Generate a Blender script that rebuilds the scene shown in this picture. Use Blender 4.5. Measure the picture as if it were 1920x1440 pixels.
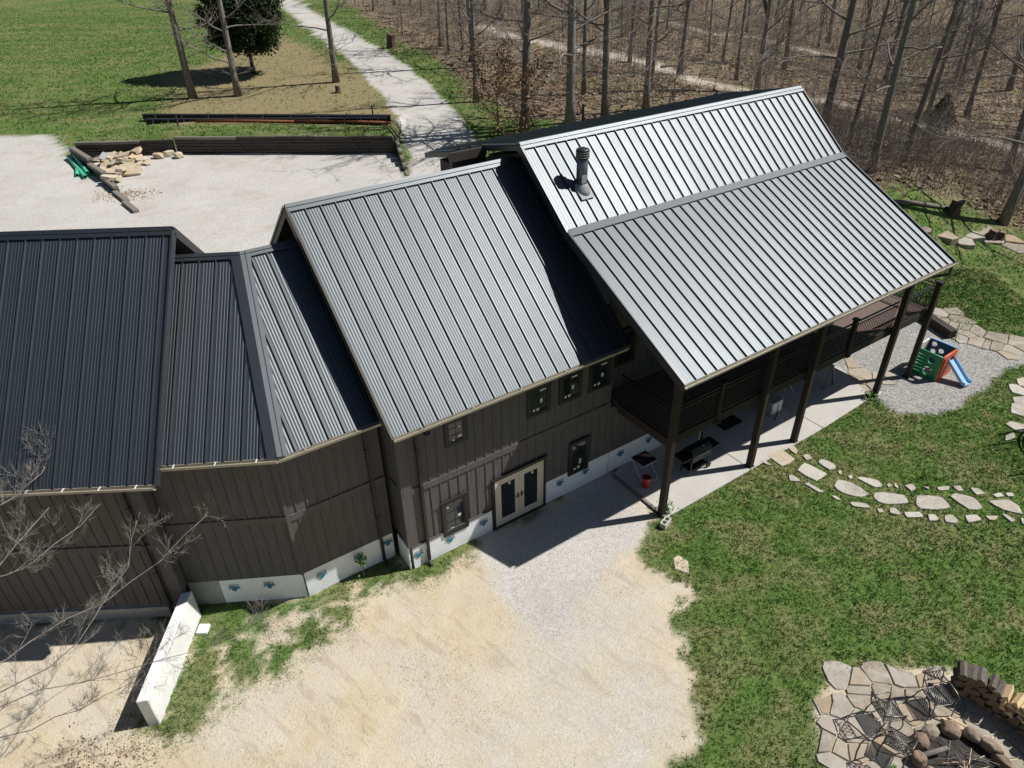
import bpy, bmesh, math, random
import numpy as np
from mathutils import Vector, Matrix
R_ = math.radians
sc = bpy.context.scene
for o in list(bpy.data.objects): bpy.data.objects.remove(o)

# ---------------------------------------------------------------- camera
PITCH, ROLL, CAM_H = .590, -.018, 16.0
fwd = Vector((0, math.cos(PITCH), -math.sin(PITCH))); rt = Vector((1, 0, 0)); up = rt.cross(fwd)
rt2 = rt*math.cos(ROLL)+up*math.sin(ROLL); up2 = -rt*math.sin(ROLL)+up*math.cos(ROLL)
cam = bpy.data.cameras.new('camera'); cam.sensor_width = 36; cam.lens = 1320.3/1920*36
cam.clip_start = .1; cam.clip_end = 3000
co = bpy.data.objects.new('camera', cam); sc.collection.objects.link(co)
m3 = Matrix((rt2, up2, -fwd)).transposed()
co.matrix_world = Matrix.Translation((0, 0, CAM_H)) @ m3.to_4x4()
sc.camera = co
# ---------------------------------------------------------------- sky, sun, exposure
SUN_EL, SUN_AZ = R_(51), R_(10.5)            # azimuth from +x towards +y: where the sun stands
w = bpy.data.worlds.new('World'); sc.world = w; w.use_nodes = True
nt = w.node_tree; nt.nodes.clear()
sky = nt.nodes.new('ShaderNodeTexSky'); sky.sky_type = 'NISHITA'; sky.sun_disc = False
sky.sun_elevation = SUN_EL; sky.sun_rotation = math.pi/2-SUN_AZ; sky.air_density = 1.0; sky.dust_density = .6
bg = nt.nodes.new('ShaderNodeBackground'); bg.inputs['Strength'].default_value = .043
out = nt.nodes.new('ShaderNodeOutputWorld')
nt.links.new(sky.outputs[0], bg.inputs[0]); nt.links.new(bg.outputs[0], out.inputs[0])
sun = bpy.data.lights.new('sun', 'SUN'); sun.energy = 5.0; sun.angle = R_(.53); sun.color = (1, .968, .915)
so = bpy.data.objects.new('sun', sun); sc.collection.objects.link(so)
sdir = Vector((math.cos(SUN_EL)*math.cos(SUN_AZ), math.cos(SUN_EL)*math.sin(SUN_AZ), math.sin(SUN_EL)))
so.rotation_euler = sdir.to_track_quat('Z', 'Y').to_euler(); so.location = (40, 10, 60)
sc.view_settings.view_transform = 'Standard'; sc.view_settings.look = 'None'
sc.view_settings.exposure = .15; sc.view_settings.gamma = 1
sc.view_settings.use_curve_mapping = False

# ---------------------------------------------------------------- helpers
COL = sc.collection
def lerp(a, b, t): return a+(b-a)*t
def smooth(t):
    t = min(1., max(0., t)); return t*t*(3-2*t)
def terrain(x, y):
    v = -(x-4.62)*math.sin(.59)+(y-16.34)*math.cos(.59)
    d = min(v-2.4, y-13.2)
    return 3.2*smooth((d-1.5)/7.)*(1-smooth((x-14)/36.))+1.5*smooth((y-38)/40.)*(1-smooth((x+5)/30.))
def P3(p, dz=0.): return Vector((p[0], p[1], terrain(p[0], p[1])+dz))

class MB:
    def __init__(s): s.v = []; s.f = []
    def add(s, vs, fs):
        n = len(s.v); s.v += [tuple(p) for p in vs]; s.f += [tuple(i+n for i in f) for f in fs]; return s
    def box(s, c, ex, ey, ez):
        """centre c and three half-extent vectors"""
        c = Vector(c); ex = Vector(ex); ey = Vector(ey); ez = Vector(ez)
        vs = [c+a*ex+b*ey+d*ez for d in (-1, 1) for b in (-1, 1) for a in (-1, 1)]
        return s.add(vs, [(0, 2, 3, 1), (4, 5, 7, 6), (0, 1, 5, 4), (2, 6, 7, 3), (0, 4, 6, 2), (1, 3, 7, 5)])
    def bx(s, x0, x1, y0, y1, z0, z1):
        return s.box(((x0+x1)/2, (y0+y1)/2, (z0+z1)/2), ((x1-x0)/2, 0, 0), (0, (y1-y0)/2, 0), (0, 0, (z1-z0)/2))
    def bar(s, p, q, w, h, upv=(0, 0, 1)):
        p = Vector(p); q = Vector(q); d = q-p; L = d.length
        if L < 1e-6: return s
        d /= L; sd = d.cross(Vector(upv))
        if sd.length < 1e-4: sd = d.cross(Vector((1, 0, 0)))
        sd.normalize(); u = sd.cross(d)
        return s.box((p+q)/2, d*L/2, sd*w/2, u*h/2)
    def tube(s, pts, rad, n=6, cap=True):
        pts = [Vector(p) for p in pts]; N = len(pts)
        if not hasattr(rad, '__len__'): rad = [rad]*N
        vs = []; ref = None
        for i, p in enumerate(pts):
            t = (pts[min(i+1, N-1)]-pts[max(i-1, 0)])
            if t.length < 1e-9: t = Vector((0, 0, 1))
            t.normalize()
            if ref is None: ref = t.orthogonal().normalized()
            else:
                ref = ref-t*ref.dot(t)
                ref = ref.normalized() if ref.length > 1e-6 else t.orthogonal().normalized()
            b = t.cross(ref)
            for k in range(n):
                a = 2*math.pi*k/n; vs.append(p+(ref*math.cos(a)+b*math.sin(a))*rad[i])
        fs = [(i*n+k, i*n+(k+1) % n, (i+1)*n+(k+1) % n, (i+1)*n+k) for i in range(N-1) for k in range(n)]
        if cap: fs += [tuple(range(n))[::-1], tuple(range((N-1)*n, N*n))]
        return s.add(vs, fs)
    def prism(s, pts, ex, z0=None, z1=None):
        """extrude a polygon of 3D points by vector ex"""
        pts = [Vector(p) for p in pts]; ex = Vector(ex); n = len(pts)
        vs = pts+[p+ex for p in pts]
        return s.add(vs, [tuple(range(n))[::-1], tuple(range(n, 2*n))]+[(i, (i+1) % n, n+(i+1) % n, n+i) for i in range(n)])
    def lathe(s, c, prof, n=16, axis=(0, 0, 1)):
        c = Vector(c); ax = Vector(axis).normalized(); a1 = ax.orthogonal().normalized(); a2 = ax.cross(a1); N = len(prof)
        vs = [c+ax*z+(a1*math.cos(2*math.pi*k/n)+a2*math.sin(2*math.pi*k/n))*r for r, z in prof for k in range(n)]
        fs = [(i*n+k, i*n+(k+1) % n, (i+1)*n+(k+1) % n, (i+1)*n+k) for i in range(N-1) for k in range(n)]
        fs += [tuple(range(n))[::-1], tuple(range((N-1)*n, N*n))]
        return s.add(vs, fs)

def world_loc(o):
    L = Vector((0, 0, 0))
    while o is not None: L += o.location; o = o.parent
    return L
def link(name, me, mat=None, parent=None):
    o = bpy.data.objects.new(name, me); COL.objects.link(o)
    if mat is not None and not me.materials: me.materials.append(mat)
    if parent is not None: o.parent = parent
    return o
def mesh_of(name, v, f, mat=None, smooth_=False):
    me = bpy.data.meshes.new(name); me.from_pydata([tuple(p) for p in v], [], f); me.update()
    if mat is not None: me.materials.append(mat)
    if smooth_: me.polygons.foreach_set('use_smooth', [True]*len(me.polygons))
    return me
def build(name, mb, mat, parent=None, smooth_=False, local=False, fix=True):
    """one mesh object; world coordinates become relative to the parent's place"""
    off = Vector((0, 0, 0)) if (parent is None or local) else world_loc(parent)
    me = mesh_of(name, [Vector(p)-off for p in mb.v], mb.f, mat, smooth_)
    if fix:
        bm = bmesh.new(); bm.from_mesh(me); bmesh.ops.recalc_face_normals(bm, faces=bm.faces); bm.to_mesh(me); bm.free()
    return link(name, me, None, parent)
def tag(o, label=None, cat=None, group=None, kind=None):
    if label: o['label'] = label
    if cat: o['category'] = cat
    if group: o['group'] = group
    if kind: o['kind'] = kind
    return o
def thing(name, loc, label, cat, group=None, rz=0., kind=None):
    o = bpy.data.objects.new(name, None); COL.objects.link(o); o.location = loc; o.rotation_euler = (0, 0, rz)
    o.empty_display_size = .2
    return tag(o, label, cat, group, kind)
def bevel(o, wd, seg=1):
    m = o.modifiers.new('bevel', 'BEVEL'); m.width = wd; m.segments = seg; m.limit_method = 'ANGLE'; return o
def copy_tree(o, parent=None):
    c = o.copy(); COL.objects.link(c)
    if parent is not None: c.parent = parent
    for ch in [k for k in o.children]: copy_tree(ch, c)
    return c

# numpy value noise
_rng = np.random.RandomState(7); _LAT = _rng.rand(256, 256)
def vnoise(x, y):
    xi = np.floor(x).astype(int); yi = np.floor(y).astype(int); fx = x-xi; fy = y-yi
    fx = fx*fx*(3-2*fx); fy = fy*fy*(3-2*fy)
    g = lambda i, j: _LAT[(xi+i) % 256, (yi+j) % 256]
    return (g(0, 0)*(1-fx)+g(1, 0)*fx)*(1-fy)+(g(0, 1)*(1-fx)+g(1, 1)*fx)*fy
def fbm(x, y, s, oc=4):
    x = np.asarray(x)/s; y = np.asarray(y)/s; r = 0; a = .5; t = 0
    for k in range(oc):
        r = r+a*vnoise(x*2**k+17.3*k, y*2**k+5.7*k); t += a; a *= .55
    return r/t
def sdf(x, y, poly):
    """signed distance to a polygon, positive inside"""
    p = np.array(poly, float); n = len(p); d = np.full(x.shape, 1e9); ins = np.zeros(x.shape, bool)
    for i in range(n):
        a = p[i]; b = p[(i+1) % n]; e = b-a; wx = x-a[0]; wy = y-a[1]
        t = np.clip((wx*e[0]+wy*e[1])/max(e@e, 1e-9), 0, 1)
        d = np.minimum(d, np.hypot(wx-e[0]*t, wy-e[1]*t))
        c = ((a[1] <= y) & (b[1] > y)) | ((b[1] <= y) & (a[1] > y))
        with np.errstate(divide='ignore', invalid='ignore'):
            xc = a[0]+(y-a[1])/(b[1]-a[1])*e[0] if b[1] != a[1] else np.full(x.shape, 1e9)
        ins ^= c & (x < xc)
    return np.where(ins, d, -d)

# ---------------------------------------------------------------- materials
class NT:
    def __init__(s, name):
        s.m = bpy.data.materials.new(name); s.m.use_nodes = True; s.t = s.m.node_tree
        s.b = s.t.nodes['Principled BSDF']; s._co = None
    def n(s, kind, **kw):
        x = s.t.nodes.new(kind)
        for k, v in kw.items(): setattr(x, k, v)
        return x
    def L(s, a, b): s.t.links.new(a, b)
    def co(s):
        if s._co is None: s._co = s.n('ShaderNodeTexCoord').outputs['Object']
        return s._co
    def geo(s): return s.n('ShaderNodeNewGeometry').outputs['Position']
    def noise(s, scale, detail=4, rough=.6, vec=None, dist=0.):
        x = s.n('ShaderNodeTexNoise'); x.inputs['Scale'].default_value = scale; x.inputs['Detail'].default_value = detail
        x.inputs['Roughness'].default_value = rough; x.inputs['Distortion'].default_value = dist
        s.L(vec if vec is not None else s.geo(), x.inputs['Vector']); return x.outputs['Fac']
    def ramp(s, fac, stops):
        r = s.n('ShaderNodeValToRGB'); el = r.color_ramp.elements
        while len(el) < len(stops): el.new(.5)
        for e, (p, c) in zip(el, stops):
            e.position = p; e.color = (*c, 1) if len(c) == 3 else c
        s.L(fac, r.inputs[0]); return r.outputs[0]
    def mix(s, fac, a, b, mode='MIX'):
        x = s.n('ShaderNodeMix', data_type='RGBA', blend_type=mode)
        for sock, val in ((x.inputs[0], fac), (x.inputs[6], a), (x.inputs[7], b)):
            if hasattr(val, 'links'): s.L(val, sock)
            else: sock.default_value = val if not hasattr(val, '__len__') else ((*val, 1) if len(val) == 3 else val)
        return x.outputs[2]
    def math(s, op, a, b=0., c=None):
        x = s.n('ShaderNodeMath', operation=op)
        for i, val in enumerate((a, b, c)):
            if val is None: continue
            if hasattr(val, 'links'): s.L(val, x.inputs[i])
            else: x.inputs[i].default_value = val
        return x.outputs[0]
    def attr(s, name): return s.n('ShaderNodeAttribute', attribute_name=name)
    def bump(s, h, strength=.3, dist=.02):
        x = s.n('ShaderNodeBump'); x.inputs['Strength'].default_value = strength; x.inputs['Distance'].default_value = dist
        s.L(h, x.inputs['Height']); s.L(x.outputs[0], s.b.inputs['Normal'])
    def set(s, color=None, rough=None, metal=None, spec=None):
        for k, v in (('Base Color', color), ('Roughness', rough), ('Metallic', metal), ('Specular IOR Level', spec)):
            if v is None: continue
            i = s.b.inputs[k]
            if hasattr(v, 'links'): s.L(v, i)
            else: i.default_value = (*v, 1) if hasattr(v, '__len__') else v
        return s.m
def simple(name, col, rough=.6, metal=0., spec=.5, var=.25, scale=3., bumps=0., bscale=40.):
    t = NT(name); n = t.noise(scale, 5, .65)
    c = t.ramp(n, [(.25, tuple(x*(1-var) for x in col)), (.75, tuple(min(1, x*(1+var)) for x in col))])
    if bumps: t.bump(t.noise(bscale, 4, .7), bumps, .02)
    return t.set(c, rough, metal, spec)
M = {}
def roof_metal(name, base):
    t = NT(name)
    n = t.noise(1.6, 4, .6); c = t.ramp(n, [(.3, tuple(x*.85 for x in base)), (.7, tuple(x*1.18 for x in base))])
    oi = t.n('ShaderNodeObjectInfo'); c = t.mix(t.math('MULTIPLY', oi.outputs['Random'], .28), c, tuple(x*1.6 for x in base))
    mpn = t.n('ShaderNodeMapping'); mpn.inputs['Scale'].default_value = (7, .35, 1); t.L(t.co(), mpn.inputs[0]); st_ = t.noise(1.5, 5, .65, mpn.outputs[0])
    c = t.mix(t.ramp(st_, [(.5, (0, 0, 0)), (.75, (.35, .35, .35))]), c, tuple(x*2.6 for x in base))
    r = t.math('MULTIPLY_ADD', t.noise(1.1, 4, .6), .05, .465); r = t.math('MULTIPLY_ADD', oi.outputs['Random'], .025, r); r = t.math('MULTIPLY_ADD', st_, .03, r)
    t.bump(t.noise(.9, 2, .5), .06, .02)
    t.b.inputs['IOR'].default_value = 2.05
    t.b.inputs['Specular Tint'].default_value = (.86, .94, 1.0, 1)
    return t.set(c, r, 0., .5)
M['roof'] = roof_metal('roof_metal', (.0055, .008, .012))
M['break_metal'] = simple('grey_break_metal', (.085, .1, .115), .45, 0, .5, .1)
M['trim_metal'] = simple('dark_trim_metal', (.03, .034, .04), .4, 0, .6, .15)
M['gutter'] = simple('gutter_metal', (.36, .33, .26), .45, 0., .5, .12, 4)
M['fascia'] = simple('brown_fascia', (.062, .052, .043), .5, 0, .4, .2, 3)
def siding_mat(name, base):
    t = NT(name); v = t.n('ShaderNodeMapping'); v.inputs['Scale'].default_value = (14, 14, .9); t.L(t.geo(), v.inputs[0])
    n = t.noise(1.6, 6, .65, v.outputs[0])
    c = t.ramp(n, [(.3, tuple(x*.8 for x in base)), (.7, tuple(x*1.25 for x in base))]); t.bump(n, .25, .004)
    return t.set(c, .7, 0, .3)
M['siding'] = siding_mat('brown_siding', (.1, .092, .09))
M['casing'] = simple('dark_casing', (.022, .019, .017), .5, 0, .4, .2)
M['wrap'] = simple('white_house_wrap', (.83, .85, .87), .45, 0, .4, .05, 2, .12, 3)
M['emblem'] = simple('blue_print', (.045, .19, .28), .6, 0, .3, .1)
M['print'] = simple('dark_print', (.05, .1, .14), .6, 0, .3, .1)
M['foundation'] = simple('foundation_concrete', (.36, .36, .34), .85, 0, .3, .25, 2.5, .3)
M['retaining'] = simple('pale_concrete', (.76, .76, .74), .85, 0, .3, .1, 1.8, .3)
t = NT('window_glass'); t.set((.012, .018, .022), .06, 0, .8); M['glass'] = t.m
M['sash'] = simple('dark_sash', (.015, .014, .013), .35, 0, .5, .1)
M['sticker'] = simple('white_sticker', (.6, .62, .6), .6, 0, .3, .06)
M['door'] = simple('cream_door_paint', (.6, .53, .42), .5, 0, .4, .06)
M['black'] = simple('black_metal', (.012, .012, .012), .4, 0, .5, .2)
M['post'] = siding_mat('dark_stained_wood', (.035, .026, .02))
M['deck'] = siding_mat('deck_board_wood', (.15, .105, .09))
M['pipe'] = simple('galvanised_pipe', (.16, .19, .23), .35, .6, .5, .15)
M['flash'] = simple('dull_flashing', (.3, .31, .33), .6, 0, .3, .15)
M['pipe_cap'] = simple('dark_cap', (.05, .05, .048), .4, .5, .5, .2)
def concrete_mat():
    t = NT('patio_concrete'); n = t.noise(.8, 6, .65); n2 = t.noise(30, 3, .6)
    c = t.ramp(n, [(.3, (.42, .4, .365)), (.7, (.54, .52, .48))]); c = t.mix(.25, c, t.ramp(n2, [(.3, (.3, .29, .27)), (.7, (.62, .6, .56))]))
    t.bump(n2, .15, .004); return t.set(c, .9, 0, .2)
M['concrete'] = concrete_mat()
def stone_mat(name, a, b, c3):
    t = NT(name); n = t.noise(3.1, 5, .72, None, .5); oi = t.n('ShaderNodeObjectInfo').outputs['Random']
    c = t.ramp(n, [(.28, a), (.5, b), (.72, c3)])
    c = t.mix(t.math('MULTIPLY', oi, .7), c, t.ramp(oi, [(0, b), (.35, a), (.7, c3), (1, (b[0]*1.08, b[1]*.92, b[2]*.72))]))
    t.bump(t.noise(14, 6, .7), .5, .02); return t.set(c, .85, 0, .25)
M['stone'] = stone_mat('flagstone', (.3, .28, .25), (.45, .41, .35), (.56, .54, .49))
M['paving'] = stone_mat('paving_stone', (.2, .175, .145), (.33, .28, .215), (.47, .45, .41))
M['rock'] = stone_mat('fire_rock', (.12, .09, .07), (.27, .19, .13), (.36, .32, .26))
M['sandstone'] = stone_mat('pile_sandstone', (.34, .24, .13), (.5, .42, .3), (.58, .53, .44))
def bark_mat(name, a, b):
    t = NT(name); v = t.n('ShaderNodeMapping'); v.inputs['Scale'].default_value = (6, 6, 1.1); t.L(t.geo(), v.inputs[0])
    n = t.noise(2.2, 6, .7, v.outputs[0]); c = t.ramp(n, [(.3, a), (.7, b)])
    c = t.mix(t.math('MULTIPLY', t.n('ShaderNodeObjectInfo').outputs['Random'], .5), c, tuple(x*.55 for x in a))
    t.bump(n, .7, .03); return t.set(c, .9, 0, .2)
M['bark'] = bark_mat('grey_bark', (.12, .106, .09), (.33, .3, .27))
M['bark_brown'] = bark_mat('brown_bark', (.06, .042, .03), (.16, .12, .09))
M['twig'] = bark_mat('pale_twig', (.17, .15, .135), (.36, .33, .3))
M['timber'] = siding_mat('weathered_timber', (.055, .047, .04))
M['timber_top'] = siding_mat('grey_timber', (.2, .18, .155))
M['rust'] = simple('rusty_steel', (.2, .075, .035), .75, .2, .3, .35, 6)
M['steel_black'] = simple('black_steel', (.018, .019, .022), .5, .2, .4, .3)
M['white_paint'] = simple('white_paint', (.75, .75, .73), .5, 0, .4, .06)
M['green_pvc'] = simple('green_pvc', (.08, .5, .3), .4, 0, .5, .12)
M['play_green'] = simple('green_plastic', (.012, .23, .09), .4, 0, .5, .1)
M['play_orange'] = simple('orange_plastic', (.62, .1, .03), .4, 0, .5, .1)
M['play_blue'] = simple('navy_plastic', (.02, .06, .16), .4, 0, .5, .1)
M['play_sky'] = simple('sky_blue_plastic', (.3, .52, .75), .35, 0, .5, .08)
M['play_white'] = simple('cream_plastic', (.68, .64, .56), .4, 0, .5, .06)
M['bucket'] = simple('red_plastic', (.45, .04, .03), .4, 0, .5, .1)
M['alu'] = simple('grey_aluminium', (.5, .51, .52), .4, .5, .5, .1)
M['fabric'] = simple('dark_fabric', (.03, .032, .038), .9, 0, .2, .3, 12)
M['leather'] = simple('tan_leather', (.3, .13, .06), .6, 0, .4, .25, 8)
M['cast'] = simple('bronze_cast_aluminium', (.13, .125, .12), .35, .55, .6, .2, 10)
M['log_bark'] = bark_mat('log_bark', (.09, .075, .06), (.24, .21, .18))
M['log_end'] = simple('log_end_wood', (.22, .16, .1), .85, 0, .2, .35, 9)
M['split_wood'] = siding_mat('fresh_split_wood', (.62, .47, .29))
M['ash'] = simple('ash', (.05, .046, .042), .95, 0, .1, .5, 6, .6)
M['mat_rubber'] = simple('rubber_mat', (.03, .027, .025), .9, 0, .2, .2)
M['net'] = simple('black_netting', (.012, .012, .012), .8, 0, .2, .1)
def leaf_mat(name, stops, attr='tint', rough=.7, trans=0.):
    t = NT(name); a = t.attr(attr); c = t.ramp(a.outputs['Fac'], stops)
    if trans:
        t.b.inputs['Subsurface Weight'].default_value = 0
    return t.set(c, rough, 0, .25)
M['grass_blade'] = leaf_mat('grass_blades', [(0, (.048, .115, .018)), (.4, (.108, .205, .038)), (.72, (.22, .3, .078)), (.88, (.36, .38, .155)), (1, (.46, .42, .23))])
M['litter_leaf'] = leaf_mat('dead_leaves', [(0, (.08, .05, .03)), (.4, (.19, .125, .078)), (.75, (.33, .245, .165)), (1, (.5, .41, .3))])
M['oak_leaf'] = leaf_mat('dry_oak_leaves', [(0, (.1, .045, .025)), (.6, (.2, .1, .06)), (1, (.3, .18, .11))])
M['cedar_leaf'] = leaf_mat('cedar_needles', [(0, (.012, .026, .008)), (.5, (.026, .05, .013)), (.85, (.055, .075, .02)), (1, (.09, .085, .03))])
M['weed_leaf'] = leaf_mat('green_leaves', [(0, (.05, .14, .02)), (1, (.14, .28, .05))])
M['brush'] = leaf_mat('brush_twigs', [(0, (.1, .084, .07)), (.5, (.25, .215, .18)), (1, (.42, .38, .34))])

# ================================================================ the ground
DIRT = [(-25.49,13.59), (-10.1,12.6), (-8.9,12.5), (-7.86,12.98), (-5.90,13.21), (-3.65,14.74), (-3.08,14.23), (-0.99,15.50), (3.32,18.28), (4.45,16.11), (3.85,14.82), (3.50,14.36), (4.37,13.94), (4.90,13.23), (4.40,12.30), (4.62,11.46), (4.47,10.10), (4.01,8.96), (3.24,8.24), (2.28,6.99), (2.0,-6.0), (-25,-6.0)]
PAD = [(-0.99,15.46), (3.32,18.28), (4.40,16.06), (4.02,15.20), (2.93,14.59), (2.31,13.53), (1.72,12.53), (1.16,11.86), (0.24,12.13), (-0.26,12.94), (-0.64,13.89), (-1.22,14.94)]
STRIPS = [[(-8.90,12.76), (-7.90,13.10), (-5.93,13.30), (-3.67,14.87), (-3.01,14.35), (-0.99,15.59), (-0.98,15.19), (-2.58,13.90), (-3.81,13.87), (-4.60,13.50), (-5.60,12.87), (-6.48,12.27), (-7.08,11.86), (-8.17,12.14)],
          [(-8.87,12.94), (-8.00,12.48), (-8.00,11.64), (-7.77,10.48), (-7.60,9.64), (-8.05,9.22), (-8.90,9.20), (-9.37,9.64), (-8.59,9.63), (-8.54,10.50)],
          [(-7.62,12.21), (-6.99,12.03), (-6.66,11.37), (-6.66,10.68), (-7.07,10.47), (-7.26,10.04), (-7.55,10.33), (-7.40,11.07)],
          [(-6.01,12.70), (-4.63,13.22), (-4.64,12.49), (-5.33,11.66), (-6.11,10.89), (-6.52,11.37)]]
PARK = [(-41.70,46.19), (-40.68,50.33), (-35.37,50.73), (-32.36,51.03), (-30.24,48.82), (-28.41,46.30), (-21.36,46.55), (-7.17,45.76), (-6.05,41.24), (-1.73,43.99), (4,34), (-6,26.), (-12,24.5), (-40,24.5)]
DRIVE = [(-82.13,223.04), (-36.25,127.31), (-26.77,102.16), (-18.38,81.36), (-11.96,65.43), (-8.66,55.65), (-6.78,48.39), (-5.89,41.23), (-1.50,40.99), (-1.61,45.89), (-3.19,52.67), (-5.90,61.50), (-10.27,72.32), (-17.75,90.33), (-25.19,107.59), (-32.71,126.70), (-67.89,219.12)]
PLAY = [(13.21,24.26), (12.80,26.86), (16.44,30.05), (19.11,28.36), (19.55,26.65), (21.16,26.59), (22.88,26.53), (21.68,24.59), (20.47,24.43), (18.51,22.73), (17.17,21.80), (15.55,21.23), (14.74,21.42), (14.26,22.39), (13.53,22.89)]
WOOD = [(-41.40,162.66), (-25.41,123.89), (-17.32,103.56), (-9.88,80.38), (-4.61,65.83), (-1.87,57.44), (0.92,52.57), (4.08,51.25), (9,47), (14,42), (19.5,38.5), (20.81,38.48), (22.82,38.93), (25.94,39.35), (28.55,39.71), (32.53,39.23), (220,60), (260,420), (-80,420), (-70,190)]
TRAIL = [(-2.75,94.02), (0.70,86.60), (5.11,81.08), (9.37,78.90), (13.09,74.68), (16.60,66.88), (21.10,62.61), (27.55,62.57), (30.25,60.28), (32.60,58.57), (34.70,55.89), (36.31,53.53), (39.28,49.79)]
TRAIL2 = [(23.09,112.51), (27.19,103.92), (34.49,106.34), (40.61,95.27)]
BROWN = [(-31.52,65.92), (-28.35,74.49), (-26.92,92.38), (-20.11,81.55), (-11.36,64.46), (-8.09,54.26), (-7.53,49.60), (-23.01,50.49), (-26.43,55.38), (-26.72,60.47)]

def lines(segs):
    r = [segs[0][0]]
    for a, b, st in segs:
        n = max(1, int(round((b-a)/st))); r += [a+(b-a)*(i+1)/n for i in range(n)]
    return np.array(r)
gx = lines([(-400, -100, 30), (-100, -40, 4), (-40, -16, .6), (-16, 25, .17), (25, 45, .6), (45, 110, 3), (110, 500, 30)])
gy = lines([(-60, 0, 6), (0, 5, 1), (5, 31, .17), (31, 75, .45), (75, 120, 1.5), (120, 220, 6), (220, 800, 50)])
GX, GY = np.meshgrid(gx, gy)
def np_smooth(t): t = np.clip(t, 0, 1); return t*t*(3-2*t)
V_ = -(GX-4.62)*math.sin(.59)+(GY-16.34)*math.cos(.59); D_ = np.minimum(V_-2.4, GY-13.2)
GZ = 3.2*np_smooth((D_-1.5)/7)*(1-np_smooth((GX-14)/36))+1.5*np_smooth((GY-38)/40)*(1-np_smooth((GX+5)/30))
rag = lambda s, a: (fbm(GX, GY, s, 4)-.5)*a
s_pad = sdf(GX, GY, PAD); s_park = np.maximum(sdf(GX, GY, PARK), sdf(GX, GY, DRIVE)); s_drive = sdf(GX, GY, DRIVE); s_play = sdf(GX, GY, PLAY)
s_dirt = sdf(GX, GY, DIRT)
green = np.full(GX.shape, -9.)
for pl in STRIPS: green = np.maximum(green, sdf(GX, GY, pl))
far = np.clip((GY-30)/30, 0, 1)
PIT = [(7.56,10.18), (8.04,10.58), (9.05,10.74), (10.12,10.72), (10.99,10.58), (11.52,10.10), (11.80,9.27), (12.15,8.26), (11.21,6.85), (6.93,6.92), (6.91,8.48), (6.99,9.36)]
s_pit = sdf(GX, GY, PIT)
d_edge = np.maximum(s_dirt+rag(1.1, 1.1)+rag(.35, .95), s_pit+rag(.4, .35))
g1 = sdf(GX, GY, STRIPS[0]); g2 = np.maximum(green-9*(green == g1), np.maximum(np.maximum(sdf(GX, GY, STRIPS[1]), sdf(GX, GY, STRIPS[2])), sdf(GX, GY, STRIPS[3])))
g_edge = np.maximum(np.minimum(g1, .32)+.1+rag(.8, 1.1)+rag(.22, .9), np.minimum(g2, .3)+.02+rag(.8, 1.3)+rag(.22, 1.2))
dirt = np.clip(d_edge/.18+.5, 0, 1)*(1-np.clip(g_edge/.22+.5, 0, 1)*.95)
gravel = np.clip((s_pad+rag(1.2, 1.5)+rag(.3, .3))/.55+.35, 0, 1)
# the gravel thins out across the dirt below the pad
thin = np.clip(1.25*(1-np.hypot((GX-2.1)/3.6, (GY-9.4)/6.2)), 0, 1)*np.clip(fbm(GX, GY, 1.1, 4)*1.5-.15, 0, .85)
gravel = np.maximum(gravel, thin*np.clip(s_dirt/.6, 0, 1))
gravel = np.maximum(gravel, np.clip((np.maximum(s_park, s_drive)+rag(1.5, .9)+rag(.5, .4))/.3+.5, 0, 1))
gplay = np.clip((s_play+rag(.9, .6)+rag(.3, .3))/.15+.5, 0, 1)
litter = np.clip((sdf(GX, GY, WOOD)+rag(6, 5)+rag(1.5, 1.5))/1.6+.5, 0, 1)
def path_d(pts):
    d = np.full(GX.shape, 1e9)
    for a, b in zip(pts[:-1], pts[1:]):
        ex, ey = b[0]-a[0], b[1]-a[1]; t = np.clip(((GX-a[0])*ex+(GY-a[1])*ey)/(ex*ex+ey*ey), 0, 1)
        d = np.minimum(d, np.hypot(GX-a[0]-ex*t, GY-a[1]-ey*t))
    return d
trail = np.clip((1.35-np.minimum(path_d(TRAIL), path_d(TRAIL2)+.3)+rag(3, 1.6)+rag(.8, .8))/.5, 0, 1)
brown = np.clip((sdf(GX, GY, BROWN)+rag(4, 4)+rag(1, 1.5))/2.5+.5, 0, 1)
dry = np.clip((fbm(GX+50, GY, 1.5, 5)-.46)*4, 0, 1)*.5
dry = np.maximum(dry, np.clip((fbm(GX+9, GY+31, .55, 3)-.52)*5, 0, 1)*.55)
dry = np.maximum(dry, brown*.95); dry = np.maximum(dry, np.clip(1-s_dirt/-.8, 0, 1)*np.clip(fbm(GX, GY, .5, 3)*2-.7, 0, 1)*(s_dirt < 0))
# small real relief: trampled dirt, lawn hummocks, ruts
GZ = GZ+(fbm(GX, GY, 1.3, 2)-.5)*.07*(1-gplay)*(1-np.clip(gravel*1.3, 0, 1))*np.clip((s_dirt+4)/4+(s_dirt < 0), .4, 1)*(GY < 75)
GZ = GZ+litter*(fbm(GX, GY, 4, 4)-.5)*.5*(D_ > 6)
GZ = GZ-.05*np.clip(s_pad/.6, 0, 1)*0
# lawn above the timber wall stands higher than the parking gravel
gate = np.clip((-s_park-.0)/.4, 0, 1)
WALL = [(-28.41,46.30), (-21.28,46.33), (-7.15,45.54)]
LAWN_UP = [WALL[0], WALL[1], WALL[2], (WALL[2][0], WALL[2][1]+9), (WALL[1][0], WALL[1][1]+9), (WALL[0][0], WALL[0][1]+5)]
GZ = GZ+np.clip((sdf(GX, GY, LAWN_UP)-.1)/.5, 0, 1)*1.05*np.clip(1-(GY-np.interp(GX, [p[0] for p in WALL], [p[1] for p in WALL])-1)/8., 0, 1)*np.clip((GX-WALL[0][0])/6, 0, 1)

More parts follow.
